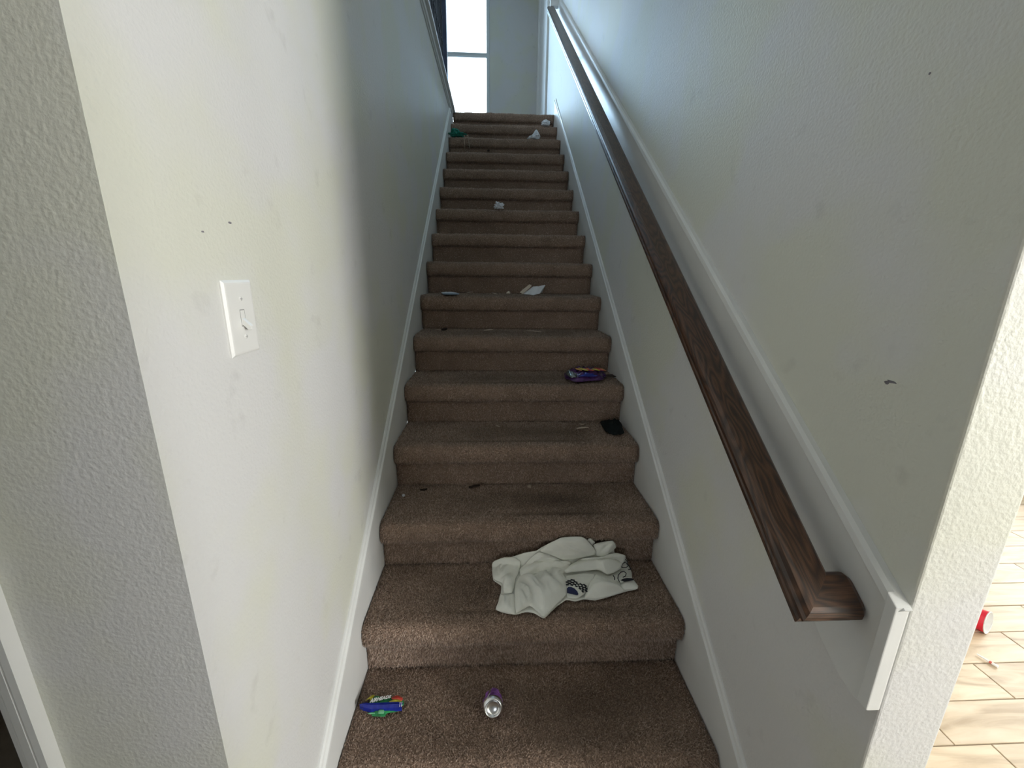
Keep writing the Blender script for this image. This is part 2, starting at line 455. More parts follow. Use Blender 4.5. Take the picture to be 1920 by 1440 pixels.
# skirt boards that follow the stairs
def skirt(name, xw, sgn):
    k = 0.158
    def line(y, o): return SL * y + o
    yend = (2.952 - k) / SL if sgn > 0 else 4.19
    ys = -0.06
    bm = bmesh.new()
    # board
    zt = line(yend, k - 0.018)
    low = [(ys, 0.0), (4.19, 0.0)]
    pts = [(ys, 0.001), (ys, line(ys, k - 0.018)), (yend, zt)]
    if sgn > 0: pts += [(4.19, zt), (4.19, 2.6)]
    else: pts += [(4.19, 2.6)]
    pts += [(4.19, 2.55), (0.35, 0.001)]
    add_prism(bm, pts, 'x', xw, xw + sgn * 0.014)
    board = bm_obj(name, bm, M_trim)
    # moulded cap along the top edge
    bm = bmesh.new()
    d = Vector((0, 1, SL)).normalized(); nrm = Vector((0, -SL, 1)).normalized()
    prof = [(0.0, -0.020), (0.0, 0.0), (0.004, 0.0), (0.008, -0.004), (0.010, -0.011), (0.0155, -0.014), (0.0165, -0.020)]
    A = Vector((0, ys, line(ys, k))); B = Vector((0, yend, line(yend, k)))
    ra = [bm.verts.new(A + nrm * q + Vector((xw + sgn * p, 0, 0))) for p, q in prof]
    rb = [bm.verts.new(B + nrm * q + Vector((xw + sgn * p, 0, 0))) for p, q in prof]
    n = len(prof)
    fs = [bm.faces.new(ra), bm.faces.new(rb[::-1])]
    for i in range(n): fs.append(bm.faces.new((ra[i], rb[i], rb[(i + 1) % n], ra[(i + 1) % n])))
    bmesh.ops.recalc_face_normals(bm, faces=fs)
    bm_obj('moulding', bm, M_trim, board)
    board['kind'] = 'structure'
skirt('baseboard_left', XL, 1)
skirt('baseboard_right', XR, -1)

# cap trim on the left half wall
cap = boxes('trim_1', [((XL, -0.06, 2.950), (-0.505, 4.20, 2.985))], M_trim, bevel=0.003)
cap['kind'] = 'structure'
boxes('cap_board', [((-0.655, -0.06, 2.983), (-0.484, 4.20, 3.004))], M_trim, cap, bevel=0.005)
boxes('shadow_bead', [((XL, -0.06, 2.938), (-0.515, 4.20, 2.950))], M_trim, cap, bevel=0.002)

# white board behind the handrail (trim_2)
ztop = lambda y: SL * y + 1.005
zbot = lambda y: SL * y + 0.770
pts = [(-0.076, ztop(-0.076)), (-0.076, 0.757), (-0.045, 0.754), (-0.02, 0.760), (0.0, 0.771), (0.03, 0.789), (0.06, zbot(0.06)), (4.75, zbot(4.75)), (4.75, ztop(4.75))]
bm = bmesh.new(); add_prism(bm, pts, 'x', 0.505, XR, bevel=0.0025)
rb_ = bm_obj('trim_2', bm, M_trim); rb_['kind'] = 'structure'
bm = bmesh.new()
prof = [(0.0, -0.006), (0.0, 0.010), (0.012, 0.010), (0.0185, 0.005), (0.0205, -0.006)]
nrm = Vector((0, -SL, 1)).normalized()
for i, y in enumerate((-0.077, 4.75)):
    P = Vector((0, y, ztop(y)))
    ring = [bm.verts.new(P + nrm * q + Vector((XR - p, 0, 0))) for p, q in prof]
    if i == 0: ra = ring
n = len(prof)
fs = [bm.faces.new(ra), bm.faces.new(ring[::-1])]
for i in range(n): fs.append(bm.faces.new((ra[i], ring[i], ring[(i + 1) % n], ra[(i + 1) % n])))
bmesh.ops.recalc_face_normals(bm, faces=fs)
bm_obj('moulding', bm, M_trim, rb_)
bm = bmesh.new(); add_prism(bm, [(-0.0795, 0.762), (-0.0615, 0.762), (-0.0615, ztop(-0.0615) + 0.0125), (-0.0795, ztop(-0.0795) + 0.0125)], 'x', 0.4995, 0.5225, bevel=0.002)
bm_obj('end_moulding', bm, M_trim, rb_)
boxes('end_block', [((0.430, 4.11, 3.875), (0.505, 4.16, 4.12))], M_trim, rb_, bevel=0.003)

# door casing at the lower left
d1 = empty('door_1'); d1['kind'] = 'structure'
bm = bmesh.new()
prof = [(-0.768, -0.065), (-0.768, -0.084), (-0.779, -0.084), (-0.781, -0.0815), (-0.783, -0.084), (-0.797, -0.082), (-0.799, -0.079), (-0.801, -0.081), (-0.812, -0.078), (-0.815, -0.065)]
add_prism(bm, prof, 'z', 0, 2.12)
bm_obj('casing', bm, M_trim, d1)
bm = bmesh.new()
add_prism(bm, [(-x - 2.47, y) for x, y in prof], 'z', 0, 2.12)
bm_obj('casing', bm, M_trim, d1)
boxes('casing', [((-1.70, -0.084, 2.06), (-0.768, -0.065, 2.12))], M_trim, d1, bevel=0.003)
boxes('jamb', [((-0.833, -0.064, 0), (-0.815, 0.055, 2.06)), ((-1.655, -0.064, 0), (-1.637, 0.055, 2.06))], M_dark, d1)

# upstairs door on the right wall, beyond the landing
d2 = empty('door_2'); d2['kind'] = 'structure'
for y in (5.02, 6.02):
    boxes('casing', [((0.505, y, LAND), (XR, y + 0.085, 5.10))], M_trim, d2, bevel=0.004)
    boxes('casing', [((0.4985, y + (0.0 if y < 5.5 else 0.055), LAND), (0.506, y + (0.03 if y < 5.5 else 0.085), 5.10))], M_trim, d2, bevel=0.002)
boxes('casing', [((0.505, 5.02, 5.10), (XR, 6.105, 5.18))], M_trim, d2, bevel=0.004)
boxes('door_slab', [((0.516, 5.105, LAND + 0.01), (0.5235, 6.02, 5.10))], M_trim, d2)

# windows
def window(name, x0, x1, y, z0, z1, axis='y', mid=None, fw=0.045):
    w = empty(name); w['kind'] = 'structure'
    mid = mid if mid is not None else (z0 + z1) / 2
    def bx(nm, a, b2, mat=M_vinyl, bev=0.003, par=w):
        # a,b in (along, depth, z)
        if axis == 'y': A, B = a, b2
        else: A, B = (a[1], a[0], a[2]), (b2[1], b2[0], b2[2])
        return boxes(nm, [(tuple(min(p, q) for p, q in zip(A, B)), tuple(max(p, q) for p, q in zip(A, B)))], mat, par, bevel=bev)
    for a, b2 in (((x0, y, z0), (x0 + fw, y + 0.07, z1)), ((x1 - fw, y, z0), (x1, y + 0.07, z1)),
                  ((x0 + fw, y, z0), (x1 - fw, y + 0.07, z0 + fw)), ((x0 + fw, y, z1 - fw), (x1 - fw, y + 0.07, z1))):
        bx('frame', a, b2)
    bx('sash_rail', (x0 + fw, y + 0.008, mid - 0.030), (x1 - fw, y + 0.062, mid + 0.030))
    bx('sash_rail', (x0 + fw, y + 0.002, mid + 0.006), (x1 - fw, y + 0.020, mid + 0.022))
    bx('pane', (x0 + fw, y + 0.032, z0 + fw), (x1 - fw, y + 0.036, mid - 0.030), M_glass, 0)
    bx('pane', (x0 + fw, y + 0.044, mid + 0.030), (x1 - fw, y + 0.048, z1 - fw), M_glass, 0)
    bx('sill', (x0 - 0.03, y - 0.03, z0 - 0.02), (x1 + 0.03, y + 0.03, z0), M_trim)
window('window_1', WX0, WX1, 6.43, WZ0, WZ1, 'y', 4.462)
window('window_2', -4.55, -2.35, 4.03, 0.75, 2.55, 'x')
window('window_3', 0.4, 2.4, 4.03, 0.3, 2.2, 'x')
window('added_window_6', -1.4, -0.3, 4.03, 0.4, 2.3, 'x')  # unseen window added for the side fill lamp
window('added_window_4', -1.9, -0.5, -5.10, 0.85, 2.35, 'y')  # unseen window added for the entry fill lamp
window('added_window_5', 1.0, 3.0, -4.10, 3.9, 5.1, 'x')  # unseen window added for the loft fill lamp

# scuffs on the walls
def scuff(parent, x, y, z, w, h, mat=M_scuff, face='x', s=-1):
    bm = bmesh.new()
    c = bm.verts.new((0, 0, 0)); n = 9; ring = []
    for k in range(n):
        t = 2 * math.pi * k / n; r = random.uniform(0.6, 1.0)
        ring.append(bm.verts.new((0, w * r * math.cos(t), h * r * math.sin(t))))
    for k in range(n): bm.faces.new((c, ring[k], ring[(k + 1) % n]))
    g = bmesh.ops.extrude_face_region(bm, geom=bm.faces[:])
    bmesh.ops.translate(bm, verts=[v for v in g['geom'] if isinstance(v, bmesh.types.BMVert)], vec=(s * 0.0006, 0, 0))
    o = bm_obj('scuff_mark', bm, mat, None, (x, y, z))
    o.parent = bpy.data.objects[parent]
for (y, z, w, h) in ((0.037, 1.279, 0.010, 0.003), (0.044, 1.276, 0.005, 0.003), (0.275, 1.026, 0.004, 0.0015), (0.094, 1.72, 0.002, 0.002), (0.22, 1.06, 0.002, 0.003)):
    scuff('wall_right', XR, y, z, w, h)
for (y, z, w, h) in ((0.09, 1.49, 0.004, 0.002), (0.16, 1.51, 0.006, 0.002)):
    scuff('wall_left', XL, y, z, w, h, s=1)

# ------------------------------------------------------------------ carpeted staircase
stair = empty('staircase', (0, T, 0))
tag(stair, 'straight flight of steps covered in worn brown carpet between the two walls', 'staircase')
HW = 0.5065
prof_key = [(0, 0), (0, R - 0.078), (-0.013, R - 0.0765), (-0.028, R - 0.070), (-0.0345, R - 0.056), (-0.0355, R - 0.038), (-0.0345, R - 0.022),
            (-0.029, R - 0.008), (-0.018, R - 0.0015), (-0.004, R), (T, R)]
def densify(pts, step):
    out = []
    for (a, b) in zip(pts[:-1], pts[1:]):
        L = math.hypot(b[0] - a[0], b[1] - a[1]); n = max(1, int(round(L / step)))
        for k in range(n): out.append((a[0] + (b[0] - a[0]) * k / n, a[1] + (b[1] - a[1]) * k / n))
    out.append(pts[-1])
    return out
PROF = densify(prof_key, 0.016)
KP = np.array(prof_key)
seglen = np.hypot(*(KP[1:] - KP[:-1]).T); cum = np.concatenate([[0], np.cumsum(seglen)])

wear_shade_spots = [  # step (1-based), x, y over tread, sx, sy, strength; trodden dirt, plus painted shade bands behind the nosings
    (1, 0.12, 0.12, 0.20, 0.09, 0.75), (1, -0.02, 0.03, 0.30, 0.02, 0.3), (1, 0.40, 0.14, 0.16, 0.10, 0.35),
    (2, -0.06, 0.13, 0.26, 0.08, 0.55), (2, 0.02, 0.025, 0.28, 0.010, 0.8), (2, 0.40, 0.16, 0.14, 0.09, 0.45),
    (3, 0.10, 0.13, 0.19, 0.08, 0.95), (3, 0.12, 0.028, 0.22, 0.012, 0.9), (3, -0.3, 0.15, 0.2, 0.06, 0.3),
    (4, 0.05, 0.12, 0.26, 0.08, 0.75), (4, -0.05, 0.022, 0.34, 0.010, 0.9),
    (5, 0.0, 0.10, 0.30, 0.10, 0.65), (5, 0.0, 0.02, 0.4, 0.010, 0.8),
    (6, 0.0, 0.10, 0.40, 0.10, 0.5), (6, 0.0, 0.02, 0.4, 0.012, 0.6), (7, 0.0, 0.1, 0.4, 0.1, 0.5)]
def wear_shade(i, x, y, z):
    w = np.zeros_like(x)
    on = (z > R - 0.012)
    for (s, cx, cy, sx, sy, st) in wear_shade_spots:
        if s == i:
            w += st * np.exp(-((x - cx - 0.02 * np.sin(y * 60)) / sx) ** 2 - ((y - cy) / sy) ** 2)
    w *= on
    w += 0.25 * (z < 0.012) * (1 + 0.6 * np.sin(x * 23 + i)) * 0.6  # darker along the riser foot
    w += 0.35 * np.exp(-((np.abs(x) - HW) / 0.012) ** 2)  # darker along both side edges
    return np.clip(w, 0, 1)

def set_attr(me, name, arr):
    a = me.attributes.new(name, 'FLOAT', 'POINT')
    a.data.foreach_set('value', np.asarray(arr, dtype=np.float32))

def undul(i, x, y, z):
    return 0.0022 * np.sin(x * 9 + i * 1.7) + 0.0013 * np.sin(x * 31 + i * 2.9 + z * 20) + 0.0010 * np.sin(x * 57 + i)

NX = 40
for i in range(1, 17):
    nP = len(PROF)
    xs = np.linspace(-HW, HW, NX + 1)
    py = np.array([p[0] for p in PROF]); pz = np.array([p[1] for p in PROF])
    X, PY = np.meshgrid(xs, py); _, PZ = np.meshgrid(xs, pz)
    u = undul(i, X, PY, PZ)
    nose = np.clip((PZ - (R - 0.08)) / 0.02, 0, 1) * np.clip(1 - PY / 0.06, 0, 1)
    YY = PY - u * nose
    ZZ = PZ + 0.6 * u * (PZ > R - 0.01) * np.clip(1 - PY / 0.08, 0, 1)
    V = np.stack([X.ravel(), YY.ravel(), ZZ.ravel()], 1)
    faces = []
    W = NX + 1
    for a in range(nP - 1):
        for b in range(NX):
            q = a * W + b
            faces.append((q, q + 1, q + 1 + W, q + W))
    # close the block: sides, back and bottom
    n0 = len(V)
    V = np.vstack([V, [[-HW, T, 0], [HW, T, 0]]])
    faces.append([a * W for a in range(nP)] + [n0])
    faces.append([a * W + NX for a in range(nP)][::-1] + [n0 + 1])
    faces.append([(nP - 1) * W + b for b in range(W)] + [n0 + 1, n0])
    faces.append([n0, n0 + 1] + [b for b in range(W)][::-1])
    zoff = (i - 1) * R
    if i == 16:  # keep clear of the floor slab
        pass
    step = py_obj('carpeted_step', V.tolist(), faces, M_carpet, stair, (0, (i - 1) * T, zoff), smooth=False)
    me = step.data
    sm = np.zeros(len(me.polygons), dtype=bool); sm[:(nP - 1) * NX] = True
    me.polygons.foreach_set('use_smooth', sm)
    set_attr(me, 'tint', np.full(len(V), 0.05))
    wv = np.concatenate([wear_shade(i, X.ravel(), YY.ravel(), PZ.ravel()), [0, 0]])
    set_attr(me, 'wear_shade', wv)
    # carpet pile
    dens = {1: 56000, 2: 56000, 3: 54000, 4: 50000, 5: 46000, 6: 38000, 7: 34000, 8: 30000}.get(i, 17000)
    total = cum[-1]
    N = int(dens * total * 2 * HW)
    s = rng.uniform(0.002, total - 0.001, N); x = rng.uniform(-HW, HW, N)
    idx = np.clip(np.searchsorted(cum, s) - 1, 0, len(seglen) - 1)
    t = (s - cum[idx]) / seglen[idx]
    P0 = KP[idx] + (KP[idx + 1] - KP[idx]) * t[:, None]
    dirv = (KP[idx + 1] - KP[idx]) / seglen[idx][:, None]
    # on the tread the arc runs back: only as much as is needed
    nrm = np.stack([-dirv[:, 1], dirv[:, 0]], 1)
    u = undul(i, x, P0[:, 0], P0[:, 1])
    nose = np.clip((P0[:, 1] - (R - 0.08)) / 0.02, 0, 1) * np.clip(1 - P0[:, 0] / 0.06, 0, 1)
    yy = P0[:, 0] - u * nose; zz = P0[:, 1] + 0.6 * u * (P0[:, 1] > R - 0.01) * np.clip(1 - P0[:, 0] / 0.08, 0, 1)
    base = np.stack([x, yy, zz], 1)
    n3 = np.stack([np.zeros(N), nrm[:, 0], nrm[:, 1]], 1)
    d3 = np.stack([np.zeros(N), dirv[:, 0], dirv[:, 1]], 1)
    rad = (0.0023 if i < 6 else 0.0021 if i < 9 else 0.003) * rng.uniform(0.75, 1.25, N)
    wr = wear_shade(i, x, P0[:, 0], P0[:, 1])
    hgt = (0.0078 if i < 9 else 0.0058) * rng.uniform(0.6, 1.15, N) * (1 - 0.45 * wr)
    # keep the sides clean
    lean_x = np.clip(rng.normal(0, 0.45, N) + 0.35 * np.sin(x * 17 + s * 25 + i), -1.2, 1.2) * np.clip((HW - np.abs(x)) / 0.02, 0, 1)
    lean_d = np.clip(rng.normal(-0.25, 0.45, N), -1.2, 1.0)
    tip = base + n3 * hgt[:, None] + d3 * (lean_d * hgt)[:, None]
    tip[:, 0] += lean_x * hgt
    rot = rng.uniform(0, 2 * math.pi, N)
    vs = np.empty((N, 4, 3))
    for k in range(3):
        a = rot + k * 2 * math.pi / 3
        vs[:, k, :] = base - n3 * 0.001 + d3 * (rad * np.sin(a))[:, None]
        vs[:, k, 0] += rad * np.cos(a)
    vs[:, 3, :] = tip
    vs[:, :, 0] = np.clip(vs[:, :, 0], -HW - 0.001, HW + 0.001)
    me = bpy.data.meshes.new('carpet_pile')
    me.vertices.add(4 * N); me.vertices.foreach_set('co', vs.reshape(-1).astype(np.float32))
    q = np.arange(N)[:, None] * 4
    tri = np.concatenate([q + [0, 1, 3], q + [1, 2, 3], q + [2, 0, 3]], 1).reshape(-1)
    me.loops.add(len(tri)); me.loops.foreach_set('vertex_index', tri.astype(np.int32))
    me.polygons.add(3 * N); me.polygons.foreach_set('loop_start', np.arange(0, 9 * N, 3, dtype=np.int32))
    me.update(calc_edges=True)
    tint = np.repeat(rng.normal(0.56, 0.34, N).clip(0, 1), 4).reshape(N, 4)
    tint[:, :3] *= 0.25
    set_attr(me, 'tint', tint.reshape(-1))
    set_attr(me, 'wear_shade', np.repeat(wr, 4))
    pile = link('carpet_pile', me, M_carpet, step)
    pile['kind'] = 'stuff'

# ------------------------------------------------------------------ handrail
ang = math.atan(SL)
hr = empty('handrail', (0.435, -0.047, SL * -0.047 + 0.945), (ang, 0, 0))
tag(hr, 'dark stained oak handrail on the white board along the right wall', 'handrail')
half = [(0.0, 0.0), (0.020, -0.0003), (0.028, -0.002), (0.034, -0.007), (0.037, -0.013), (0.0365, -0.018), (0.032, -0.021), (0.030, -0.026),
        (0.0305, -0.031), (0.033, -0.034), (0.033, -0.042), (0.0, -0.042)]
sect = [(x, z) for x, z in half] + [(-x, z) for x, z in half[-2:0:-1]]
L_rail = (4.10 + 0.047) / math.cos(ang)
bm = bmesh.new()
# mitred lower end: cut runs at 45 degrees from the outer (left) corner
ra = [bm.verts.new((x, 0.0 + (x + 0.037) * 1.0, z)) for x, z in sect]
rb = [bm.verts.new((x, L_rail, z)) for x, z in sect]
n = len(sect)
fs = [bm.faces.new(ra), bm.faces.new(rb[::-1])]
for i in range(n): fs.append(bm.faces.new((ra[i], rb[i], rb[(i + 1) % n], ra[(i + 1) % n])))
bmesh.ops.recalc_face_normals(bm, faces=fs)
rail = bm_obj('rail', bm, M_oak, hr, smooth=False)
# return piece to the wall board: same section turned, running along +x
bm = bmesh.new()
# section coordinate w runs along local y: front edge at 0
sx_end = 0.505 - 0.435 - 0.0005
rc = []
def corner_x(w): return sx_end - (0.010 if w < 0.004 or w > 0.070 else 0.003 if (w < 0.010 or w > 0.064) else 0.0)
for x, z in sect:
    w = x + 0.037
    rc.append((w, z))
ra = [bm.verts.new((w - 0.037, w, z)) for w, z in rc]
rb = [bm.verts.new((sx_end - 0.008, w, z)) for w, z in rc]
rcn = [bm.verts.new((sx_end, 0.037 + (w - 0.037) * 0.86, z if z < -0.03 else z - 0.004)) for w, z in rc]
fs = [bm.faces.new(ra), bm.faces.new(rcn[::-1])]
for A, B in ((ra, rb), (rb, rcn)):
    for i in range(n): fs.append(bm.faces.new((A[i], B[i], B[(i + 1) % n], A[(i + 1) % n])))
bmesh.ops.recalc_face_normals(bm, faces=fs)
bm_obj('rail_return', bm, M_oakx, hr, smooth=False)
# fasteners under the rail
for yy in (0.35, 1.9, 3.6):
    bm = bmesh.new()
    add_tube(bm, [(0.0, yy, -0.040), (0.0, yy, -0.055), (0.03, yy, -0.064), (sx_end, yy, -0.066)], 0.005, 8)
    bm_obj('bracket', bm, M_dark, hr)

# ------------------------------------------------------------------ upstairs railing beside the stairwell
rl = empty('stair_railing', (-0.585, 4.16, 3.004))
tag(rl, 'dark metal railing with thin balusters on the half wall upstairs', 'railing')
boxes('newel_post', [((-0.036, -0.033, 0), (0.036, 0.035, 1.02))], M_newel, rl, bevel=0.004)
boxes('newel_cap', [((-0.048, -0.045, 1.02), (0.048, 0.048, 1.05))], M_newel, rl, bevel=0.006)
boxes('top_rail', [((-0.025, -4.1, 0.93), (0.025, -0.033, 0.97))], M_dark, rl, bevel=0.005)
boxes('bottom_rail', [((-0.012, -4.1, 0.06), (0.012, -0.033, 0.08))], M_dark, rl, bevel=0.002)
bal_me = None
y = -0.14
k = 0
while y > -4.05:
    if not (9 <= k <= 11):
        if bal_me is None:
            bm = bmesh.new(); add_box(bm, (-0.008, -0.008, 0.08), (0.008, 0.008, 0.93))
            # forged collars give the balusters their beaded look
            for zc in (0.30, 0.5, 0.7): add_box(bm, (-0.013, -0.013, zc - 0.012), (0.013, 0.013, zc + 0.012), 0.003)
            b = bm_obj('baluster', bm, M_dark, rl, (0, y, 0)); bal_me = b.data
        else:
            b = bpy.data.objects.new('baluster', bal_me); COL.objects.link(b); b.parent = rl; b.location = (0, y, 0)
    y -= 0.098; k += 1

# ------------------------------------------------------------------ light switch
sw = empty('light_switch', (XL, 0.147, 1.360))
tag(sw, 'white toggle light switch plate on the left wall', 'light switch')
bm = bmesh.new()
hy, hz = 0.040, 0.061
q = [(0, 1.0), (0.0025, 1.0), (0.0055, 0.93), (0.006, 0.88)]
rings = []
for dx, f in q:
    iy = hy - (1 - f) * 0.055; iz = hz - (1 - f) * 0.055
    rings.append([bm.verts.new((dx, sy * iy, sz * iz)) for sy, sz in ((-1, -1), (1, -1), (1, 1), (-1, 1))])
for a, b in zip(rings[:-1], rings[1:]):
    for i in range(4): bm.faces.new((a[i], a[(i + 1) % 4], b[(i + 1) % 4], b[i]))
bm.faces.new(rings[-1])
bm_obj('plate', bm, M_plate, sw)
boxes('toggle_slot', [((0.0055, -0.0055, -0.0125), (0.0064, 0.0055, 0.0125))], M_plate, sw, bevel=0.0003)
M_gap = simple('shadow_gap', (0.25, 0.25, 0.24), 0.6)
boxes('slot_edge', [((0.0050, -0.0066, -0.0138), (0.0061, 0.0066, 0.0138))], M_gap, sw)
bm = bmesh.new()
add_prism(bm, [(0.004, 0.002), (0.019, -0.013), (0.0205, -0.019), (0.015, -0.020), (0.004, -0.009)], 'y', -0.0045, 0.0045, bevel=0.0008)
bm_obj('toggle', bm, M_plate, sw)
for z in (-0.031, 0.031):
    bm = bmesh.new()
    lathe(bm, [(0.0038, 0.0), (0.0034, 0.0012), (0.0, 0.0015)], 14, Matrix.Translation((0.006, 0, z)) @ Matrix.Rotation(R90, 4, 'Y'))
    s_ = bm_obj('screw', bm, M_plate, sw, smooth=True)
    boxes('screw_slot', [((0.0072, -0.0030, z - 0.0004), (0.0078, 0.0030, z + 0.0004))], M_gap, s_)

# ------------------------------------------------------------------ soft crumpled things
def smooth_outline(pts, n=4):
    out = []
    m = len(pts)
    for i in range(m):
        p0, p1, p2, p3 = [Vector((*pts[(i + k) % m], 0)) for k in (-1, 0, 1, 2)]
        for k in range(n):
            t = k / n
            v = 0.5 * ((2 * p1) + (-p0 + p2) * t + (2 * p0 - 5 * p1 + 4 * p2 - p3) * t * t + (-p0 + 3 * p1 - 3 * p2 + p3) * t ** 3)
            l = p1 * (1 - t) + p2 * t; v = v * 0.45 + l * 0.55
            out.append((v.x, v.y))
    return out

from mathutils import noise as mnoise
def panel(bm, pts, hc, he, wr=0.003, wf=22.0, seed=0.0, rings=12, place=None, power=2.2, n=3, drop=0.0, zof=None, dirn=None):
    """fabric panel over an outline; hc height at the centre, he at the rim"""
    ol = smooth_outline(pts, n)
    cx = sum(p[0] for p in ol) / len(ol); cy = sum(p[1] for p in ol) / len(ol)
    grid = []
    for r in range(rings + 1):
        f = r / rings
        ring = []
        for (x, y) in ol:
            px, py_ = cx + (x - cx) * f, cy + (y - cy) * f
            h = he + (hc - he) * (1 - f ** power)
            h += drop * max(0, f - 0.9) * -10
            v = Vector((px * wf, py_ * wf, seed))
            c = abs(mnoise.noise(v)) + 0.5 * abs(mnoise.noise(v * 2.3 + Vector((3, 1, 7))))
            if dirn is not None:
                ca, sa = math.cos(math.radians(dirn)), math.sin(math.radians(dirn))
                al = px * ca + py_ * sa; ac = -px * sa + py_ * ca
                w1 = mnoise.noise(Vector((al * 9, ac * 9, seed + 3)))
                v2 = Vector((al * wf * 0.22, ac * wf * 1.15 + w1 * 1.2, seed))
                c = 1 - abs(mnoise.noise(v2)) * 2.2 + 0.35 * (1 - abs(mnoise.noise(v2 * 2.1 + Vector((4, 2, 1)))) * 2.2)
                c = max(-0.2, c) * 0.75
            h += wr * (c * 2 - 0.5) * (0.35 + 0.65 * (1 - f ** 4))
            if zof: h += zof(px, py_)
            ring.append(place(px, py_, h))
        grid.append(ring)
    cv = bm.verts.new(grid[0][0])
    prev = [bm.verts.new(p) for p in grid[1]]
    m = len(ol)
    for k in range(m): bm.faces.new((cv, prev[k], prev[(k + 1) % m]))
    for r in range(2, rings + 1):
        cur = [bm.verts.new(p) for p in grid[r]]
        for k in range(m): bm.faces.new((prev[k], cur[k], cur[(k + 1) % m], prev[(k + 1) % m]))
        prev = cur

def thicken(o, t):
    md = o.modifiers.new('thickness', 'SOLIDIFY'); md.thickness = t; md.offset = -1
    return o

# --- crumpled shirt on the second step
C = dict(
  base=[(-0.106,0.751),(-0.097,0.765),(-0.061,0.779),(-0.033,0.781),(0.017,0.798),(0.056,0.804),(0.077,0.819),(0.111,0.838),(0.145,0.852),(0.175,0.854),(0.218,0.853),(0.241,0.838),(0.272,0.828),(0.307,0.832),(0.335,0.836),(0.347,0.821),(0.349,0.791),(0.386,0.775),(0.401,0.753),(0.405,0.714),(0.395,0.672),(0.4,0.637),(0.392,0.625),(0.349,0.616),(0.29,0.595),(0.239,0.581),(0.201,0.586),(0.172,0.578),(0.142,0.585),(0.102,0.554),(0.059,0.511),(0.031,0.531),(0.002,0.538),(-0.033,0.527),(-0.091,0.548),(-0.078,0.607),(-0.074,0.657),(-0.102,0.686)],
  hood=[(0.069,0.802),(0.09,0.826),(0.111,0.838),(0.145,0.855),(0.179,0.858),(0.218,0.857),(0.236,0.846),(0.255,0.823),(0.274,0.798),(0.27,0.783),(0.227,0.771),(0.184,0.761),(0.153,0.76),(0.113,0.783)],
  mid=[(-0.006,0.72),(0.026,0.762),(0.064,0.799),(0.113,0.783),(0.153,0.76),(0.187,0.752),(0.188,0.733),(0.148,0.697),(0.107,0.704),(0.047,0.7),(-0.0,0.683)],
  front=[(-0.026,0.638),(-0.017,0.678),(0.001,0.701),(0.048,0.709),(0.111,0.735),(0.174,0.749),(0.18,0.733),(0.153,0.697),(0.159,0.661),(0.146,0.601),(0.102,0.553),(0.058,0.508),(0.042,0.526),(0.018,0.553),(-0.01,0.539),(-0.029,0.527),(-0.031,0.585)],
  roll=[(0.155,0.7),(0.179,0.727),(0.215,0.758),(0.249,0.77),(0.289,0.767),(0.319,0.781),(0.354,0.788),(0.386,0.775),(0.384,0.747),(0.36,0.709),(0.328,0.689),(0.306,0.684),(0.273,0.705),(0.233,0.701),(0.19,0.695),(0.159,0.69)],
  lower=[(0.265,0.691),(0.283,0.678),(0.311,0.657),(0.34,0.628),(0.348,0.615),(0.317,0.604),(0.29,0.594),(0.239,0.58),(0.204,0.584),(0.214,0.61),(0.234,0.648)],
  cuff=[(0.331,0.668),(0.371,0.691),(0.393,0.672),(0.399,0.652),(0.403,0.637),(0.396,0.623),(0.369,0.619),(0.345,0.619),(0.336,0.628),(0.348,0.650)],
  flap=[(0.266,0.823),(0.289,0.832),(0.334,0.84),(0.346,0.826),(0.35,0.811),(0.323,0.786),(0.298,0.769),(0.279,0.78)],
  tab=[(0.241,0.843),(0.253,0.853),(0.272,0.835),(0.263,0.825),(0.248,0.831)],
  left=[(-0.106,0.751),(-0.097,0.765),(-0.061,0.779),(-0.022,0.776),(0.0,0.757),(-0.006,0.72),(-0.023,0.684),(-0.031,0.638),(-0.04,0.612),(-0.064,0.613),(-0.069,0.651),(-0.079,0.665),(-0.102,0.686)],
  hem=[(-0.064,0.612),(-0.029,0.611),(-0.032,0.526),(-0.066,0.536),(-0.093,0.547),(-0.084,0.581),(-0.077,0.613)],
  panel=[(0.157,0.688),(0.19,0.696),(0.233,0.7),(0.266,0.695),(0.252,0.67),(0.221,0.626),(0.205,0.599),(0.174,0.579),(0.146,0.585),(0.153,0.633)],
)
ZT2 = 2 * R + 0.005
def shirt_place(x, s, h):
    # flat on the tread, then the rear part is heaped up against the riser
    if s < 0.735: return Vector((x, s + 0.010 * 0, ZT2 + h))
    k = s - 0.735
    return Vector((x, 0.735 + 0.022 * (1 - math.exp(-k / 0.022)) - h * 0.6 * min(1, k / 0.03), ZT2 + h * (1 - 0.5 * min(1, k / 0.05)) + k * 1.0 * min(1, k / 0.02)))
sh = empty('crumpled_shirt', (0.14, 0.66, 2 * R + 0.006))
tag(sh, 'crumpled pale shirt with navy print lying on the second step', 'shirt')
so = Vector(sh.location)
def SP(x, s, h): return shirt_place(x, s, h) - so
bm = bmesh.new()
panel(bm, C['base'], 0.010, 0.003, 0.004, 26, 1.0, 16, SP, n=3)
panel(bm, C['left'], 0.026, 0.009, 0.008, 28, 2.0, 14, SP, dirn=60)
panel(bm, C['hem'], 0.014, 0.005, 0.006, 30, 3.0, 10, SP, dirn=80)
panel(bm, C['mid'], 0.032, 0.014, 0.009, 28, 4.0, 14, SP, dirn=20)
panel(bm, C['front'], 0.032, 0.009, 0.011, 26, 5.0, 22, SP, dirn=115)
panel(bm, C['panel'], 0.016, 0.013, 0.002, 18, 6.0, 10, SP, dirn=10)
panel(bm, C['lower'], 0.030, 0.008, 0.009, 22, 7.0, 12, SP, dirn=15)
panel(bm, C['cuff'], 0.020, 0.008, 0.002, 24, 8.0, 8, SP, dirn=20)
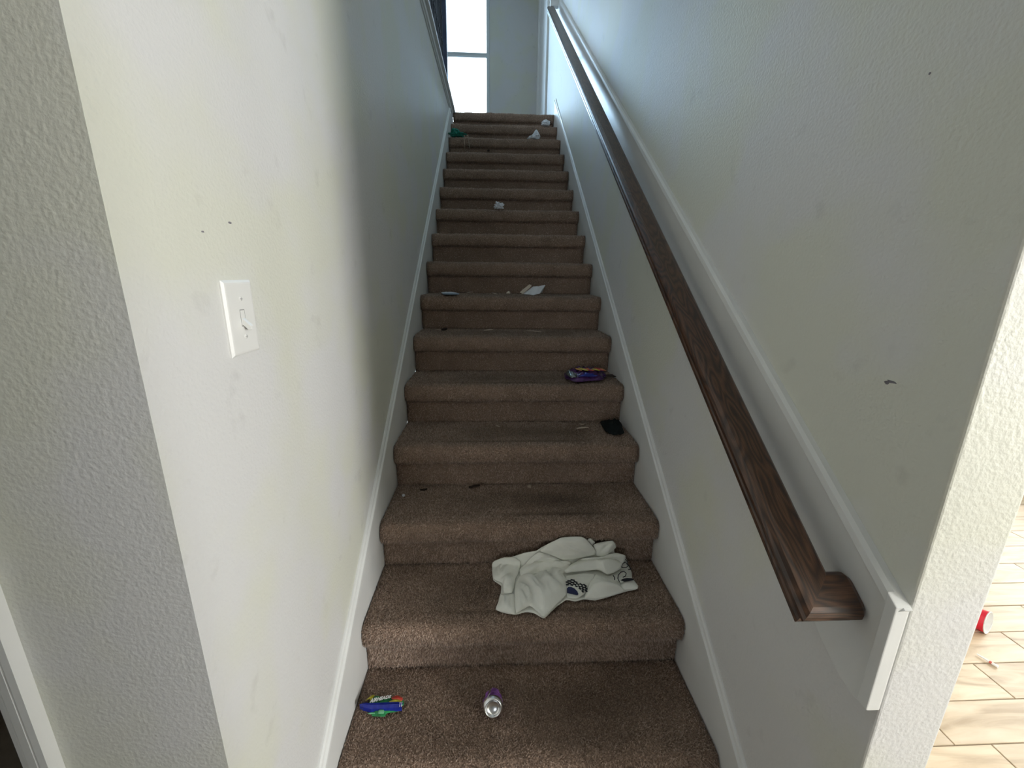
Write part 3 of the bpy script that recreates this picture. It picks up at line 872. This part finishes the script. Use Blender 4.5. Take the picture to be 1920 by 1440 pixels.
panel(bm, C['roll'], 0.048, 0.021, 0.009, 22, 9.0, 14, SP, dirn=5)
panel(bm, C['tab'], 0.016, 0.010, 0.002, 24, 10.0, 5, SP)
panel(bm, C['flap'], 0.034, 0.016, 0.008, 24, 11.0, 10, SP, dirn=40)
panel(bm, C['hood'], 0.050, 0.026, 0.008, 24, 12.0, 14, SP, dirn=-15)
body = thicken(bm_obj('fabric', bm, M_cloth, sh, smooth=True), 0.0014)
# printed marks on the exposed panel
def flat_poly(bm, pts, h, th=0.0006):
    top = [bm.verts.new(SP(x, s, h)) for x, s in pts]
    bot = [bm.verts.new(SP(x, s, h - th)) for x, s in pts]
    bm.faces.new(top); bm.faces.new(bot[::-1])
    for i in range(len(pts)): bm.faces.new((top[i], bot[i], bot[(i + 1) % len(pts)], top[(i + 1) % len(pts)]))
bm = bmesh.new()
flat_poly(bm, [(0.147,0.600),(0.150,0.620),(0.156,0.627),(0.165,0.627),(0.176,0.619),(0.183,0.605),(0.184,0.593),(0.180,0.588),(0.163,0.594)], 0.0195)
bmesh.ops.recalc_face_normals(bm, faces=bm.faces[:])
bm_obj('navy_disc_print', bm, M_navy, sh)['label'] = 'navy half disc print'
bm = bmesh.new()
cxx, cyy = 0.157, 0.592
for rr in range(5):
    for k in range(13):
        a = math.radians(112 - k * 9.6); r0 = 0.043 + rr * 0.0062
        if (k + rr) % 2: continue
        if rr == 4 and k % 4 != 0: continue
        pts = []
        for dr, da in ((0, -6.0), (0, 6.0), (0.0066, 6.0), (0.0066, -6.0)):
            t = a + math.radians(da); pts.append((cxx + (r0 + dr) * math.cos(t), cyy + (r0 + dr) * math.sin(t)))
        cen = (sum(p[0] for p in pts) / 4, sum(p[1] for p in pts) / 4)
        if cen[0] < 0.154 or cen[0] > 0.225 or cen[1] < 0.598: continue
        flat_poly(bm, pts, 0.0195)
bmesh.ops.recalc_face_normals(bm, faces=bm.faces[:])
bm_obj('checker_print', bm, M_ink, sh)['label'] = 'black checkered arc print'
def line_print(pts, h, r=0.0016):
    bm = bmesh.new()
    add_tube(bm, [SP(x, s, h) for x, s in pts], r, 6)
    bm_obj('outline_print', bm, M_ink, sh)
line_print([(0.368,0.715),(0.372,0.728),(0.379,0.739),(0.388,0.747),(0.393,0.738),(0.395,0.724),(0.385,0.715),(0.368,0.715)], 0.0225)
line_print([(0.386,0.764),(0.396,0.752),(0.400,0.735),(0.403,0.715),(0.392,0.712)], 0.015)
line_print([(0.337,0.640),(0.336,0.656),(0.343,0.674),(0.357,0.689),(0.369,0.692),(0.374,0.682),(0.367,0.668),(0.356,0.662)], 0.0245)
line_print([(0.323,0.669),(0.325,0.660),(0.322,0.648)], 0.027)
bm = bmesh.new()
flat_poly(bm, [(0.341,0.641),(0.352,0.649),(0.366,0.652),(0.384,0.650),(0.389,0.642),(0.371,0.637),(0.352,0.634)], 0.0300)
bmesh.ops.recalc_face_normals(bm, faces=bm.faces[:])
bm_obj('sleeve_opening', bm, M_ink, sh)['label'] = 'dark inside of a rolled sleeve'

# ------------------------------------------------------------------ generic litter helpers
def sheet(name, pts, z, hc, he, mat, label=None, cat=None, group=None, wr=0.003, wf=60, seed=0.0, rings=8, th=0.0008, parent=None, power=2.0, n=3, tilt=None):
    cx = sum(p[0] for p in pts) / len(pts); cy = sum(p[1] for p in pts) / len(pts)
    loc = Vector((cx, cy, z))
    off = Vector((0, 0, 0))
    if parent is not None: off = Vector(parent.location); 
    bm = bmesh.new()
    org = loc if parent is None else off
    pl = lambda x, y, h: Vector((x, y, z + h + (tilt(x, y) if tilt else 0))) - org
    panel(bm, pts, hc, he, wr, wf, seed, rings, pl, power, n)
    o = bm_obj(name, bm, mat, parent, None if parent else loc, smooth=True)
    thicken(o, th)
    if label: tag(o, label, cat, group)
    return o

def crumple_ball(name, loc, r, mat, label, cat, seed=0, scale=(1, 1, 1), amp=0.35, freq=1.6, group=None):
    bm = bmesh.new()
    bmesh.ops.create_icosphere(bm, subdivisions=4, radius=1.0)
    for v in bm.verts:
        d = v.co.normalized()
        n1 = abs(mnoise.noise(d * freq + Vector((seed, seed * 2.1, 0)))) * 1.6
        n2 = abs(mnoise.noise(d * freq * 2.7 + Vector((0, seed, seed)))) * 0.7
        f = 1 + amp * (n1 + n2 - 0.6) * 1.6
        p = d * f * r
        v.co = Vector((p.x * scale[0], p.y * scale[1], p.z * scale[2]))
    zmin = min(v.co.z for v in bm.verts)
    cut = zmin * 0.55
    for v in bm.verts:
        if v.co.z < cut: v.co.z = cut
        v.co.z -= cut
    o = bm_obj(name, bm, mat, None, loc, smooth=False)
    return tag(o, label, cat, group)

def sliver(name, p0, p1, w, z, mat, label, cat='scrap', group=None, h=0.0018, tilt=0.0):
    """thin irregular strip lying between two floor points"""
    a = Vector((p0[0], p0[1], 0)); b = Vector((p1[0], p1[1], 0)); d = (b - a); L = d.length; d.normalize(); nn = Vector((-d.y, d.x, 0))
    mid = (a + b) / 2; loc = Vector((mid.x, mid.y, z + 0.0025))
    bm = bmesh.new(); N = 6; T1 = []; T2 = []
    for k in range(N + 1):
        t = k / N; c = a + (b - a) * t - mid
        ww = w * (0.35 + 0.65 * math.sin(math.pi * min(1, max(0, t * 0.9 + 0.08)))) * random.uniform(0.75, 1.1)
        zz = 0.0025 * math.sin(t * 3.1 + L * 100) + tilt * t
        for s_, lst in ((1, T1), (-1, T2)):
            p = c + nn * s_ * ww / 2
            lst.append((bm.verts.new((p.x, p.y, zz + h)), bm.verts.new((p.x, p.y, zz))))
    for k in range(N):
        bm.faces.new((T1[k][0], T2[k][0], T2[k + 1][0], T1[k + 1][0]))
        bm.faces.new((T1[k][1], T1[k + 1][1], T2[k + 1][1], T2[k][1]))
        bm.faces.new((T1[k][0], T1[k + 1][0], T1[k + 1][1], T1[k][1]))
        bm.faces.new((T2[k][0], T2[k][1], T2[k + 1][1], T2[k + 1][0]))
    bm.faces.new((T1[0][0], T1[0][1], T2[0][1], T2[0][0])); bm.faces.new((T1[N][0], T2[N][0], T2[N][1], T1[N][1]))
    bmesh.ops.recalc_face_normals(bm, faces=bm.faces[:])
    o = bm_obj(name, bm, mat, None, loc)
    return tag(o, label, cat, group)

PZ_ = 0.0072   # how far litter sits above the carpet backing
def zt(i): return i * R + PZ_

# --- candy wrapper on the lowest step
wp = empty('candy_wrapper', (-0.425, 0.388, zt(1)))
tag(wp, 'torn green and blue candy wrapper on the bottom step by the left skirt board', 'wrapper')
z1 = zt(1) + 0.006
sheet('wrapper_front', [(-0.486,0.388),(-0.482,0.398),(-0.466,0.416),(-0.45,0.418),(-0.439,0.412),(-0.421,0.411),(-0.406,0.409),(-0.391,0.413),(-0.379,0.408),(-0.368,0.400),(-0.366,0.386),(-0.40,0.384),(-0.45,0.384)], z1, 0.010, 0.004, M_fgreen, wr=0.002, seed=1, parent=wp)
sheet('wrapper_yellow', [(-0.484,0.392),(-0.470,0.409),(-0.462,0.417),(-0.456,0.414),(-0.464,0.400),(-0.475,0.392)], z1, 0.014, 0.010, M_fyel, wr=0.001, seed=2, parent=wp)
sheet('wrapper_dark', [(-0.487,0.389),(-0.478,0.394),(-0.466,0.402),(-0.468,0.390)], z1, 0.0165, 0.013, M_leaf, wr=0.001, seed=2, parent=wp, rings=4)
sheet('wrapper_red', [(-0.404,0.404),(-0.391,0.411),(-0.380,0.408),(-0.370,0.402),(-0.371,0.394),(-0.386,0.396),(-0.396,0.397)], z1, 0.0155, 0.012, M_fred, wr=0.001, seed=3, parent=wp)
sheet('wrapper_yellow', [(-0.407,0.393),(-0.394,0.398),(-0.379,0.397),(-0.372,0.391),(-0.385,0.388),(-0.402,0.388)], z1, 0.0165, 0.013, M_fyel, wr=0.001, seed=4, parent=wp)
sheet('wrapper_back', [(-0.473,0.380),(-0.46,0.372),(-0.447,0.359),(-0.413,0.357),(-0.409,0.366),(-0.385,0.369),(-0.373,0.373),(-0.40,0.382),(-0.44,0.382)], z1, 0.008, 0.003, M_fgreen, wr=0.002, seed=5, parent=wp)
sheet('wrapper_panel', [(-0.431,0.3705),(-0.418,0.3705),(-0.415,0.360),(-0.432,0.360)], z1, 0.0125, 0.011, M_fmint, wr=0.0005, seed=6, parent=wp, rings=4)
sheet('wrapper_stripe', [(-0.461,0.3625),(-0.441,0.3625),(-0.441,0.3608),(-0.460,0.3608)], z1, 0.0115, 0.0105, M_fmint, wr=0.0003, seed=6, parent=wp, rings=3)
# the blue seam is a long folded ridge
bm = bmesh.new()
pr = [(-0.490, 0.3835, 0.002), (-0.478, 0.3825, 0.0075), (-0.455, 0.3795, 0.0100), (-0.42, 0.3795, 0.0105), (-0.385, 0.380, 0.010), (-0.3665, 0.3795, 0.0085)]
rings = []
for k, (x, y, hw_) in enumerate(pr):
    rings.append([bm.verts.new(Vector((x, y + hw_ * a, z1 + h)) - Vector(wp.location)) for a, h in ((-1.0, 0.004), (-0.7, 0.014), (0.0, 0.019), (0.7, 0.018), (1.0, 0.008))])
for a, b in zip(rings[:-1], rings[1:]):
    for i in range(4): bm.faces.new((a[i], b[i], b[i + 1], a[i + 1]))
thicken(bm_obj('wrapper_seam', bm, M_fblue, wp), 0.0006)['label'] = 'glossy blue seam strip'
bm = bmesh.new()
for x in (-0.3725, -0.3675): add_tube(bm, [Vector((x, 0.374, z1 + 0.0165)) - Vector(wp.location), Vector((x - 0.001, 0.385, z1 + 0.0195)) - Vector(wp.location)], 0.0010, 6)
bm_obj('end_crimp', bm, M_white, wp)
fc = bpy.data.curves.new('lettering', 'FONT'); fc.body = 'AIRHEADS'; fc.size = 0.0155; fc.shear = 0.3; fc.extrude = 0.0003; fc.offset = 0.0004
fo = bpy.data.objects.new('lettering_source', fc); COL.objects.link(fo)
bpy.context.view_layer.update()
dg = bpy.context.evaluated_depsgraph_get()
tm = bpy.data.meshes.new_from_object(fo.evaluated_get(dg))
bpy.data.objects.remove(fo)
tm.name = 'lettering'
wd = max(v.co.x for v in tm.vertices)
for v in tm.vertices:
    t = v.co.x / wd
    v.co.x = t * 0.060
    v.co.y = v.co.y * (1.05 - 0.35 * t) + 0.008 * t
    v.co.z += 0.0185 + 0.0012 * math.sin(t * 3)
tm.materials.clear()
link('lettering', tm, M_white, wp, (-0.038, 0.002, 0.004), (math.radians(8), 0, math.radians(5)))

# --- crushed can
can = empty('crushed_can', (-0.102, 0.365, zt(1)))
tag(can, 'crushed purple drinks can with its silver base turned up, bottom step', 'can')
axis = Vector((0.05, -0.92, 0.38)).normalized()
q = axis.to_track_quat('Z', 'Y')
Mc = Matrix.Translation((0.000, -0.014, 0.0335)) @ q.to_matrix().to_4x4()
bm = bmesh.new()
lathe(bm, [(0.0300, -0.012), (0.0295, -0.007), (0.0270, -0.002), (0.0248, 0.0003), (0.0232, 0.0012), (0.0220, 0.0004), (0.0208, -0.0030), (0.0190, -0.0058), (0.0120, -0.0085), (0.0050, -0.0095), (0.0001, -0.0098)], 40, Mc)
cb_ = bm_obj('can_base', bm, M_metal, can, smooth=True); cb_['label'] = 'domed silver base of the can'
def crush(p, t):
    k = max(0, (-p.z - 0.010) / 0.05)
    f = 1 - 0.35 * k * (0.5 + 0.5 * math.cos(2 * t + 0.6)) + 0.12 * k * math.sin(5 * t + p.z * 200)
    return Vector((p.x * f, p.y * f * (1 - 0.25 * k), p.z + 0.004 * k * math.sin(3 * t)))
bm = bmesh.new()
lathe(bm, [(0.0301, -0.0118), (0.0318, -0.018), (0.0322, -0.024), (0.0300, -0.030), (0.0325, -0.036), (0.0295, -0.043), (0.0315, -0.050), (0.0270, -0.058), (0.0200, -0.062), (0.0001, -0.060)], 26, Mc, crush)
for v in bm.verts: v.co.z = max(v.co.z, -0.001)
cbd = bm_obj('can_body', bm, M_purple, can)
bm = bmesh.new()
for a, b, c_, mt in (((-0.020, 0.020, 0.045), (-0.006, 0.058, 0.058), (-0.010, 0.024, 0.062), 0),):
    pass
pts = [Vector(p) for p in ((-0.018, -0.002, 0.056), (-0.009, 0.004, 0.069), (-0.004, 0.026, 0.058), (-0.011, 0.022, 0.055))]
vs = [bm.verts.new(p) for p in pts]; bm.faces.new(vs)
thicken(bm_obj('torn_edge', bm, M_metal, can), 0.0005)

# --- crisp packet on the fifth step
bg_ = empty('snack_packet', (0.36, 1.42, zt(5)))
tag(bg_, 'crumpled purple snack packet with orange stripes on a step by the right skirt', 'packet')
z5 = zt(5)
sheet('packet_body', [(0.256,1.470),(0.275,1.492),(0.330,1.488),(0.393,1.492),(0.440,1.485),(0.462,1.462),(0.458,1.42),(0.44,1.385),(0.423,1.340),(0.359,1.330),(0.32,1.312),(0.270,1.312),(0.246,1.380)], z5, 0.042, 0.006, M_fpurple, wr=0.014, wf=45, seed=1.0, parent=bg_, rings=10, power=3)
sheet('packet_end', [(0.246,1.400),(0.262,1.420),(0.285,1.405),(0.300,1.350),(0.285,1.315),(0.258,1.318)], z5, 0.040, 0.026, M_fgrey, wr=0.008, wf=60, seed=2.0, parent=bg_, rings=6)
sheet('packet_blue_side', [(0.292,1.372),(0.32,1.378),(0.36,1.358),(0.395,1.345),(0.39,1.330),(0.34,1.322),(0.300,1.325)], z5, 0.038, 0.028, M_fblue, wr=0.006, wf=60, seed=3.0, parent=bg_, rings=6)
for k in range(7):
    x = 0.295 + k * 0.019
    sheet('packet_stripe', [(x, 1.405 + 0.012 * (k % 2)), (x + 0.010, 1.414 + 0.012 * (k % 2)), (x + 0.030 + 0.01 * (k % 3), 1.372), (x + 0.026 + 0.01 * (k % 3), 1.358), (x + 0.012, 1.38)], z5, 0.051, 0.0475, (M_forange, M_fyel, M_fred)[k % 3], wr=0.003, wf=60, seed=4.0 + k, parent=bg_, rings=4, n=2)
sheet('packet_tail', [(0.452,1.43),(0.470,1.432),(0.495,1.425),(0.504,1.405),(0.490,1.395),(0.462,1.402)], z5, 0.016, 0.008, M_leaf, wr=0.004, seed=9, parent=bg_, rings=4)

# --- black cloth scrap on the fourth step
tag(sheet('cloth_scrap', [(0.404,1.278),(0.420,1.284),(0.437,1.274),(0.456,1.272),(0.476,1.282),(0.498,1.284),(0.500,1.250),(0.488,1.200),(0.478,1.140),(0.452,1.114),(0.420,1.112),(0.403,1.135),(0.398,1.19)], zt(4), 0.030, 0.004, M_blackcloth, wr=0.012, wf=40, seed=5.0, rings=10),
    'crumpled black cloth scrap on the fourth step at the right', 'cloth')

# --- napkin and scraps on the seventh step
nk = empty('napkin', (0.12, 1.95, zt(7)))
tag(nk, 'crumpled white paper napkin on the seventh step', 'napkin')
def fin(bm, pts):
    vs = [bm.verts.new(p) for p in pts]; bm.faces.new(vs)
def fold_mesh(name, tris, mat, parent, th=0.0012):
    bm = bmesh.new()
    for t_ in tris: fin(bm, [Vector(p) for p in t_])
    bmesh.ops.subdivide_edges(bm, edges=bm.edges[:], cuts=2, use_grid_fill=True)
    for v in bm.verts: v.co += Vector((mnoise.noise(v.co * 70), mnoise.noise(v.co * 70 + Vector((5, 0, 0))), mnoise.noise(v.co * 70 + Vector((0, 9, 0))))) * 0.003
    o = bm_obj(name, bm, mat, parent)
    return thicken(o, th)
fold_mesh('napkin_body', [((-0.055, -0.03, 0.004), (0.012, -0.04, 0.000), (0.045, 0.00, 0.050), (0.012, 0.01, 0.046)),
                          ((0.012, -0.04, 0.000), (0.052, -0.02, 0.008), (0.085, 0.02, 0.056), (0.045, 0.00, 0.050)),
                          ((-0.055, -0.03, 0.004), (0.012, 0.01, 0.046), (0.000, 0.05, 0.02), (-0.06, 0.03, 0.0)),
                          ((0.045, 0.00, 0.050), (0.085, 0.02, 0.056), (0.070, 0.05, 0.01), (0.03, 0.05, 0.005))], M_paper, nk)
fold_mesh('napkin_corner', [((-0.068, -0.02, 0.012), (-0.050, -0.04, 0.006), (0.004, 0.00, 0.052), (-0.010, 0.01, 0.060))], M_cream, nk)
z7 = zt(7)
ps = empty('paper_scrap', (-0.355, 1.93, z7))
tag(ps, 'flat white and blue paper scrap at the left of the seventh step', 'paper')
sheet('white_side', [(-0.415,2.00),(-0.37,2.02),(-0.325,2.00),(-0.310,1.90),(-0.345,1.88),(-0.40,1.92)], z7, 0.010, 0.005, M_paper, wr=0.002, seed=3, parent=ps, rings=5)
sheet('blue_side', [(-0.400,1.93),(-0.345,1.89),(-0.310,1.905),(-0.295,1.88),(-0.300,1.80),(-0.375,1.80)], z7, 0.008, 0.003, M_bluegrey, wr=0.002, seed=4, parent=ps, rings=5)
sliver('leaf_scrap', (-0.31, 2.0), (-0.245, 1.99), 0.022, z7, M_leaf, 'dark brown curled leaf scrap beside the flat white and blue paper', 'scrap')
sliver('wood_splinter', (-0.262, 1.99), (-0.226, 2.03), 0.010, z7 + 0.004, M_chip, 'tan splinter at the tip of the dark leaf scrap, seventh step', 'splinter')
sliver('wood_splinter', (-0.112, 2.02), (-0.078, 1.95), 0.012, z7, M_chip, 'tan splinter near the middle of the seventh step', 'splinter')
sheet('paper_flake', [(-0.028,1.97),(-0.008,2.03),(0.002,2.03),(-0.002,1.96)], z7, 0.016, 0.004, M_cream, 'small upright cream paper flake left of the crumpled napkin', 'paper', wr=0.002, seed=8, rings=4)
# --- sixth step
z6 = zt(6)
sliver('dried_leaf', (-0.383, 1.725), (-0.362, 1.755), 0.020, z6, M_leaf, 'small black curled leaf at the left of the sixth step', 'leaf', h=0.010)
sliver('paper_flake', (-0.42, 1.76), (-0.395, 1.77), 0.014, z6, M_chip, 'pale flake left of the small black leaf on the sixth step', 'flake')
sliver('paper_flake', (-0.155, 1.735), (-0.105, 1.75), 0.030, z6, M_chip, 'pale flake at the middle of the sixth step', 'flake')
sliver('wood_splinter', (0.083, 1.715), (0.160, 1.700), 0.010, z6, M_chip, 'long thin pale splinter on the sixth step', 'splinter')
# --- fourth step
z4 = zt(4)
sliver('wood_splinter', (0.301, 1.255), (0.326, 1.262), 0.012, z4, M_chip, 'short pale splinter nearest the riser on the fourth step', 'splinter')
sliver('wood_splinter', (0.277, 1.202), (0.333, 1.206), 0.013, z4, M_chip, 'long pale splinter left of the black cloth scrap', 'splinter')
sliver('crumb', (0.347, 1.168), (0.351, 1.178), 0.006, z4, M_chip, 'tiny pale crumb between long splinter and black cloth', 'crumb')
sliver('crumb', (-0.052, 1.272), (-0.040, 1.276), 0.012, z4, M_cream, 'pale crumb at the back middle of the fourth step', 'crumb')
sliver('crumb', (-0.090, 1.238), (-0.072, 1.232), 0.010, z4, M_cream, 'pale crumb slightly in front of the one at the riser, fourth step', 'crumb')
bm = bmesh.new(); add_tube(bm, [(-0.018, -0.004, 0.003), (-0.014, 0.004, 0.006), (-0.004, 0.006, 0.007), (0.004, 0.001, 0.006), (0.014, -0.006, 0.003)], 0.0016, 6)
tag(bm_obj('string_scrap', bm, M_string, None, (-0.344, 1.248, z4), smooth=True), 'curled bit of string at the left of the fourth step', 'string')
# --- third step
z3 = zt(3)
crumple_ball('crumb', (-0.461, 0.945, z3 + 0.002), 0.0055, M_paper, 'small white pellet at the left of the third step', 'crumb', 3)
sliver('leaf_scrap', (-0.205, 1.012), (-0.158, 1.018), 0.012, z3, M_leaf, 'dark leaf scrap against the riser, left middle of the third step', 'leaf', h=0.005)
sliver('leaf_scrap', (-0.402, 0.990), (-0.375, 1.000), 0.012, z3, M_leaf, 'dark leaf scrap at the far left of the third step', 'leaf', h=0.004)
crumple_ball('crumb', (0.050, 1.008, z3 + 0.002), 0.0060, M_cream, 'white crumb against the riser, right of middle, third step', 'crumb', 4)
# --- upper steps
crumple_ball('tissue', (-0.066, 2.60, zt(10)), 0.026, M_paper, 'small grey white tissue scrap on a middle step', 'tissue', 6, (1.1, 0.9, 0.9), 0.5)
crumple_ball('tissue', (0.400, 3.925, zt(15)), 0.040, M_paper, 'round white tissue on the top tread at the right', 'tissue', 2, (1.05, 0.9, 0.72), 0.25)
crumple_ball('tissue', (0.268, 3.685, zt(14)), 0.052, M_paper, 'peaked white tissue one step below the round one', 'tissue', 9, (1.15, 0.7, 0.30), 0.25)
o = bpy.data.objects['tissue.002']
for v in o.data.vertices:   # draw the middle up into a peak
    d = math.hypot((v.co.x - 0.02) / 0.030, v.co.y / 0.035)
    v.co.z += 0.055 * math.exp(-d * d) * min(1, v.co.z / 0.006)
crumple_ball('pebble', (-0.147, 3.385, zt(13)), 0.009, M_leaf, 'tiny black speck on an upper step under the green rag', 'pebble', 8)
gr = empty('green_rag', (-0.43, 3.67, zt(14)))
tag(gr, 'crumpled green rag with trailing tan strings at the left of an upper step', 'rag')
bm = bmesh.new()
bmesh.ops.create_icosphere(bm, subdivisions=4, radius=1.0)
for v in bm.verts:
    d = v.co.normalized()
    f = 1 + 0.7 * (abs(mnoise.noise(d * 2.2 + Vector((3, 2, 1)))) * 1.6 + abs(mnoise.noise(d * 5)) * 0.6 - 0.5)
    v.co = Vector((d.x * 0.060 * f, d.y * 0.034 * f, max(0.0, 0.016 + d.z * 0.024 * f + 0.030 * math.exp(-((d.x + 0.15) / 0.35) ** 2) * max(0, d.z))))
bm_obj('rag_body', bm, M_green, gr)
bm = bmesh.new()
add_tube(bm, [(-0.085 + 0.022 * math.cos(t) * 1.0 + 0.03, -0.02 + 0.02 * math.sin(t), 0.010 + 0.010 * math.sin(t * 0.5)) for t in [k * 0.5 for k in range(13)]], 0.0045, 8)
bm_obj('rag_hem', bm, M_green, gr, smooth=True)
for x0, x1, dz in ((0.066, 0.068, 0.118), (0.098, 0.112, 0.112)):
    bm = bmesh.new()
    pts = [(x0 - 0.02, 0.0, 0.012), (x0, -0.030, 0.006), (x0 + 0.001, -0.0335 - 0.012, -0.004), (x0 + (x1 - x0) * 0.3, -0.054, -0.030), (x0 + (x1 - x0) * 0.7, -0.053, -dz * 0.6), (x1, -0.046, -dz)]
    add_tube(bm, pts, 0.0028, 6)
    bm_obj('string', bm, M_string, gr, smooth=True)

# ------------------------------------------------------------------ things on the tiled floor
cup = empty('plastic_cup', (1.968, 0.775, 0.0))
tag(cup, 'red plastic cup with white rim lying on the tiled floor', 'cup')
ax = Vector((0.40, -0.915, 0)).normalized()   # towards the mouth
tilt = math.asin((0.047 - 0.031) / 0.118)
axis3 = Vector((ax.x * math.cos(tilt), ax.y * math.cos(tilt), math.sin(tilt)))
Mq = Matrix.Translation((0, 0, 0.0475)) @ axis3.to_track_quat('Z', 'Y').to_matrix().to_4x4()
bm = bmesh.new()
lathe(bm, [(0.0001, -0.118), (0.030, -0.118), (0.031, -0.115), (0.036, -0.080), (0.0365, -0.078), (0.042, -0.040), (0.0425, -0.038), (0.0455, -0.004)], 36, Mq)
bm_obj('cup_shell', bm, M_redcup, cup, smooth=False)
bm = bmesh.new()
lathe(bm, [(0.0001, -0.112), (0.029, -0.112), (0.0445, -0.004), (0.0452, 0.0)], 36, Mq)
bm_obj('cup_lining', bm, M_white, cup, smooth=True)['label'] = 'white inside of the cup'
bm = bmesh.new()
pts = [Mq @ Vector((0.0462 * math.cos(2 * math.pi * k / 36), 0.0462 * math.sin(2 * math.pi * k / 36), -0.001)) for k in range(37)]
add_tube(bm, pts, 0.0016, 6, cap=False)
bm_obj('cup_rim', bm, M_white, cup, smooth=True)['label'] = 'white rolled rim'

st = empty('plastic_dropper', (1.816, 0.643, 0.0))
tag(st, 'small tapered white plastic tube with a red band on the tiled floor', 'tube')
d = Vector((0.30, -0.95, 0)).normalized()
def stick(a, b, r0, r1, name, mat):
    bm = bmesh.new()
    A = d * a; B = d * b
    add_tube(bm, [(A.x, A.y, 0.0052), (B.x, B.y, 0.0056)], [r0, r1], 10)
    return bm_obj(name, bm, mat, st, smooth=False)
stick(-0.030, 0.006, 0.0022, 0.0042, 'nozzle', M_white)
stick(0.006, 0.013, 0.0050, 0.0050, 'band', M_pink)['label'] = 'red band'
stick(0.013, 0.030, 0.0044, 0.0052, 'barrel', M_white)
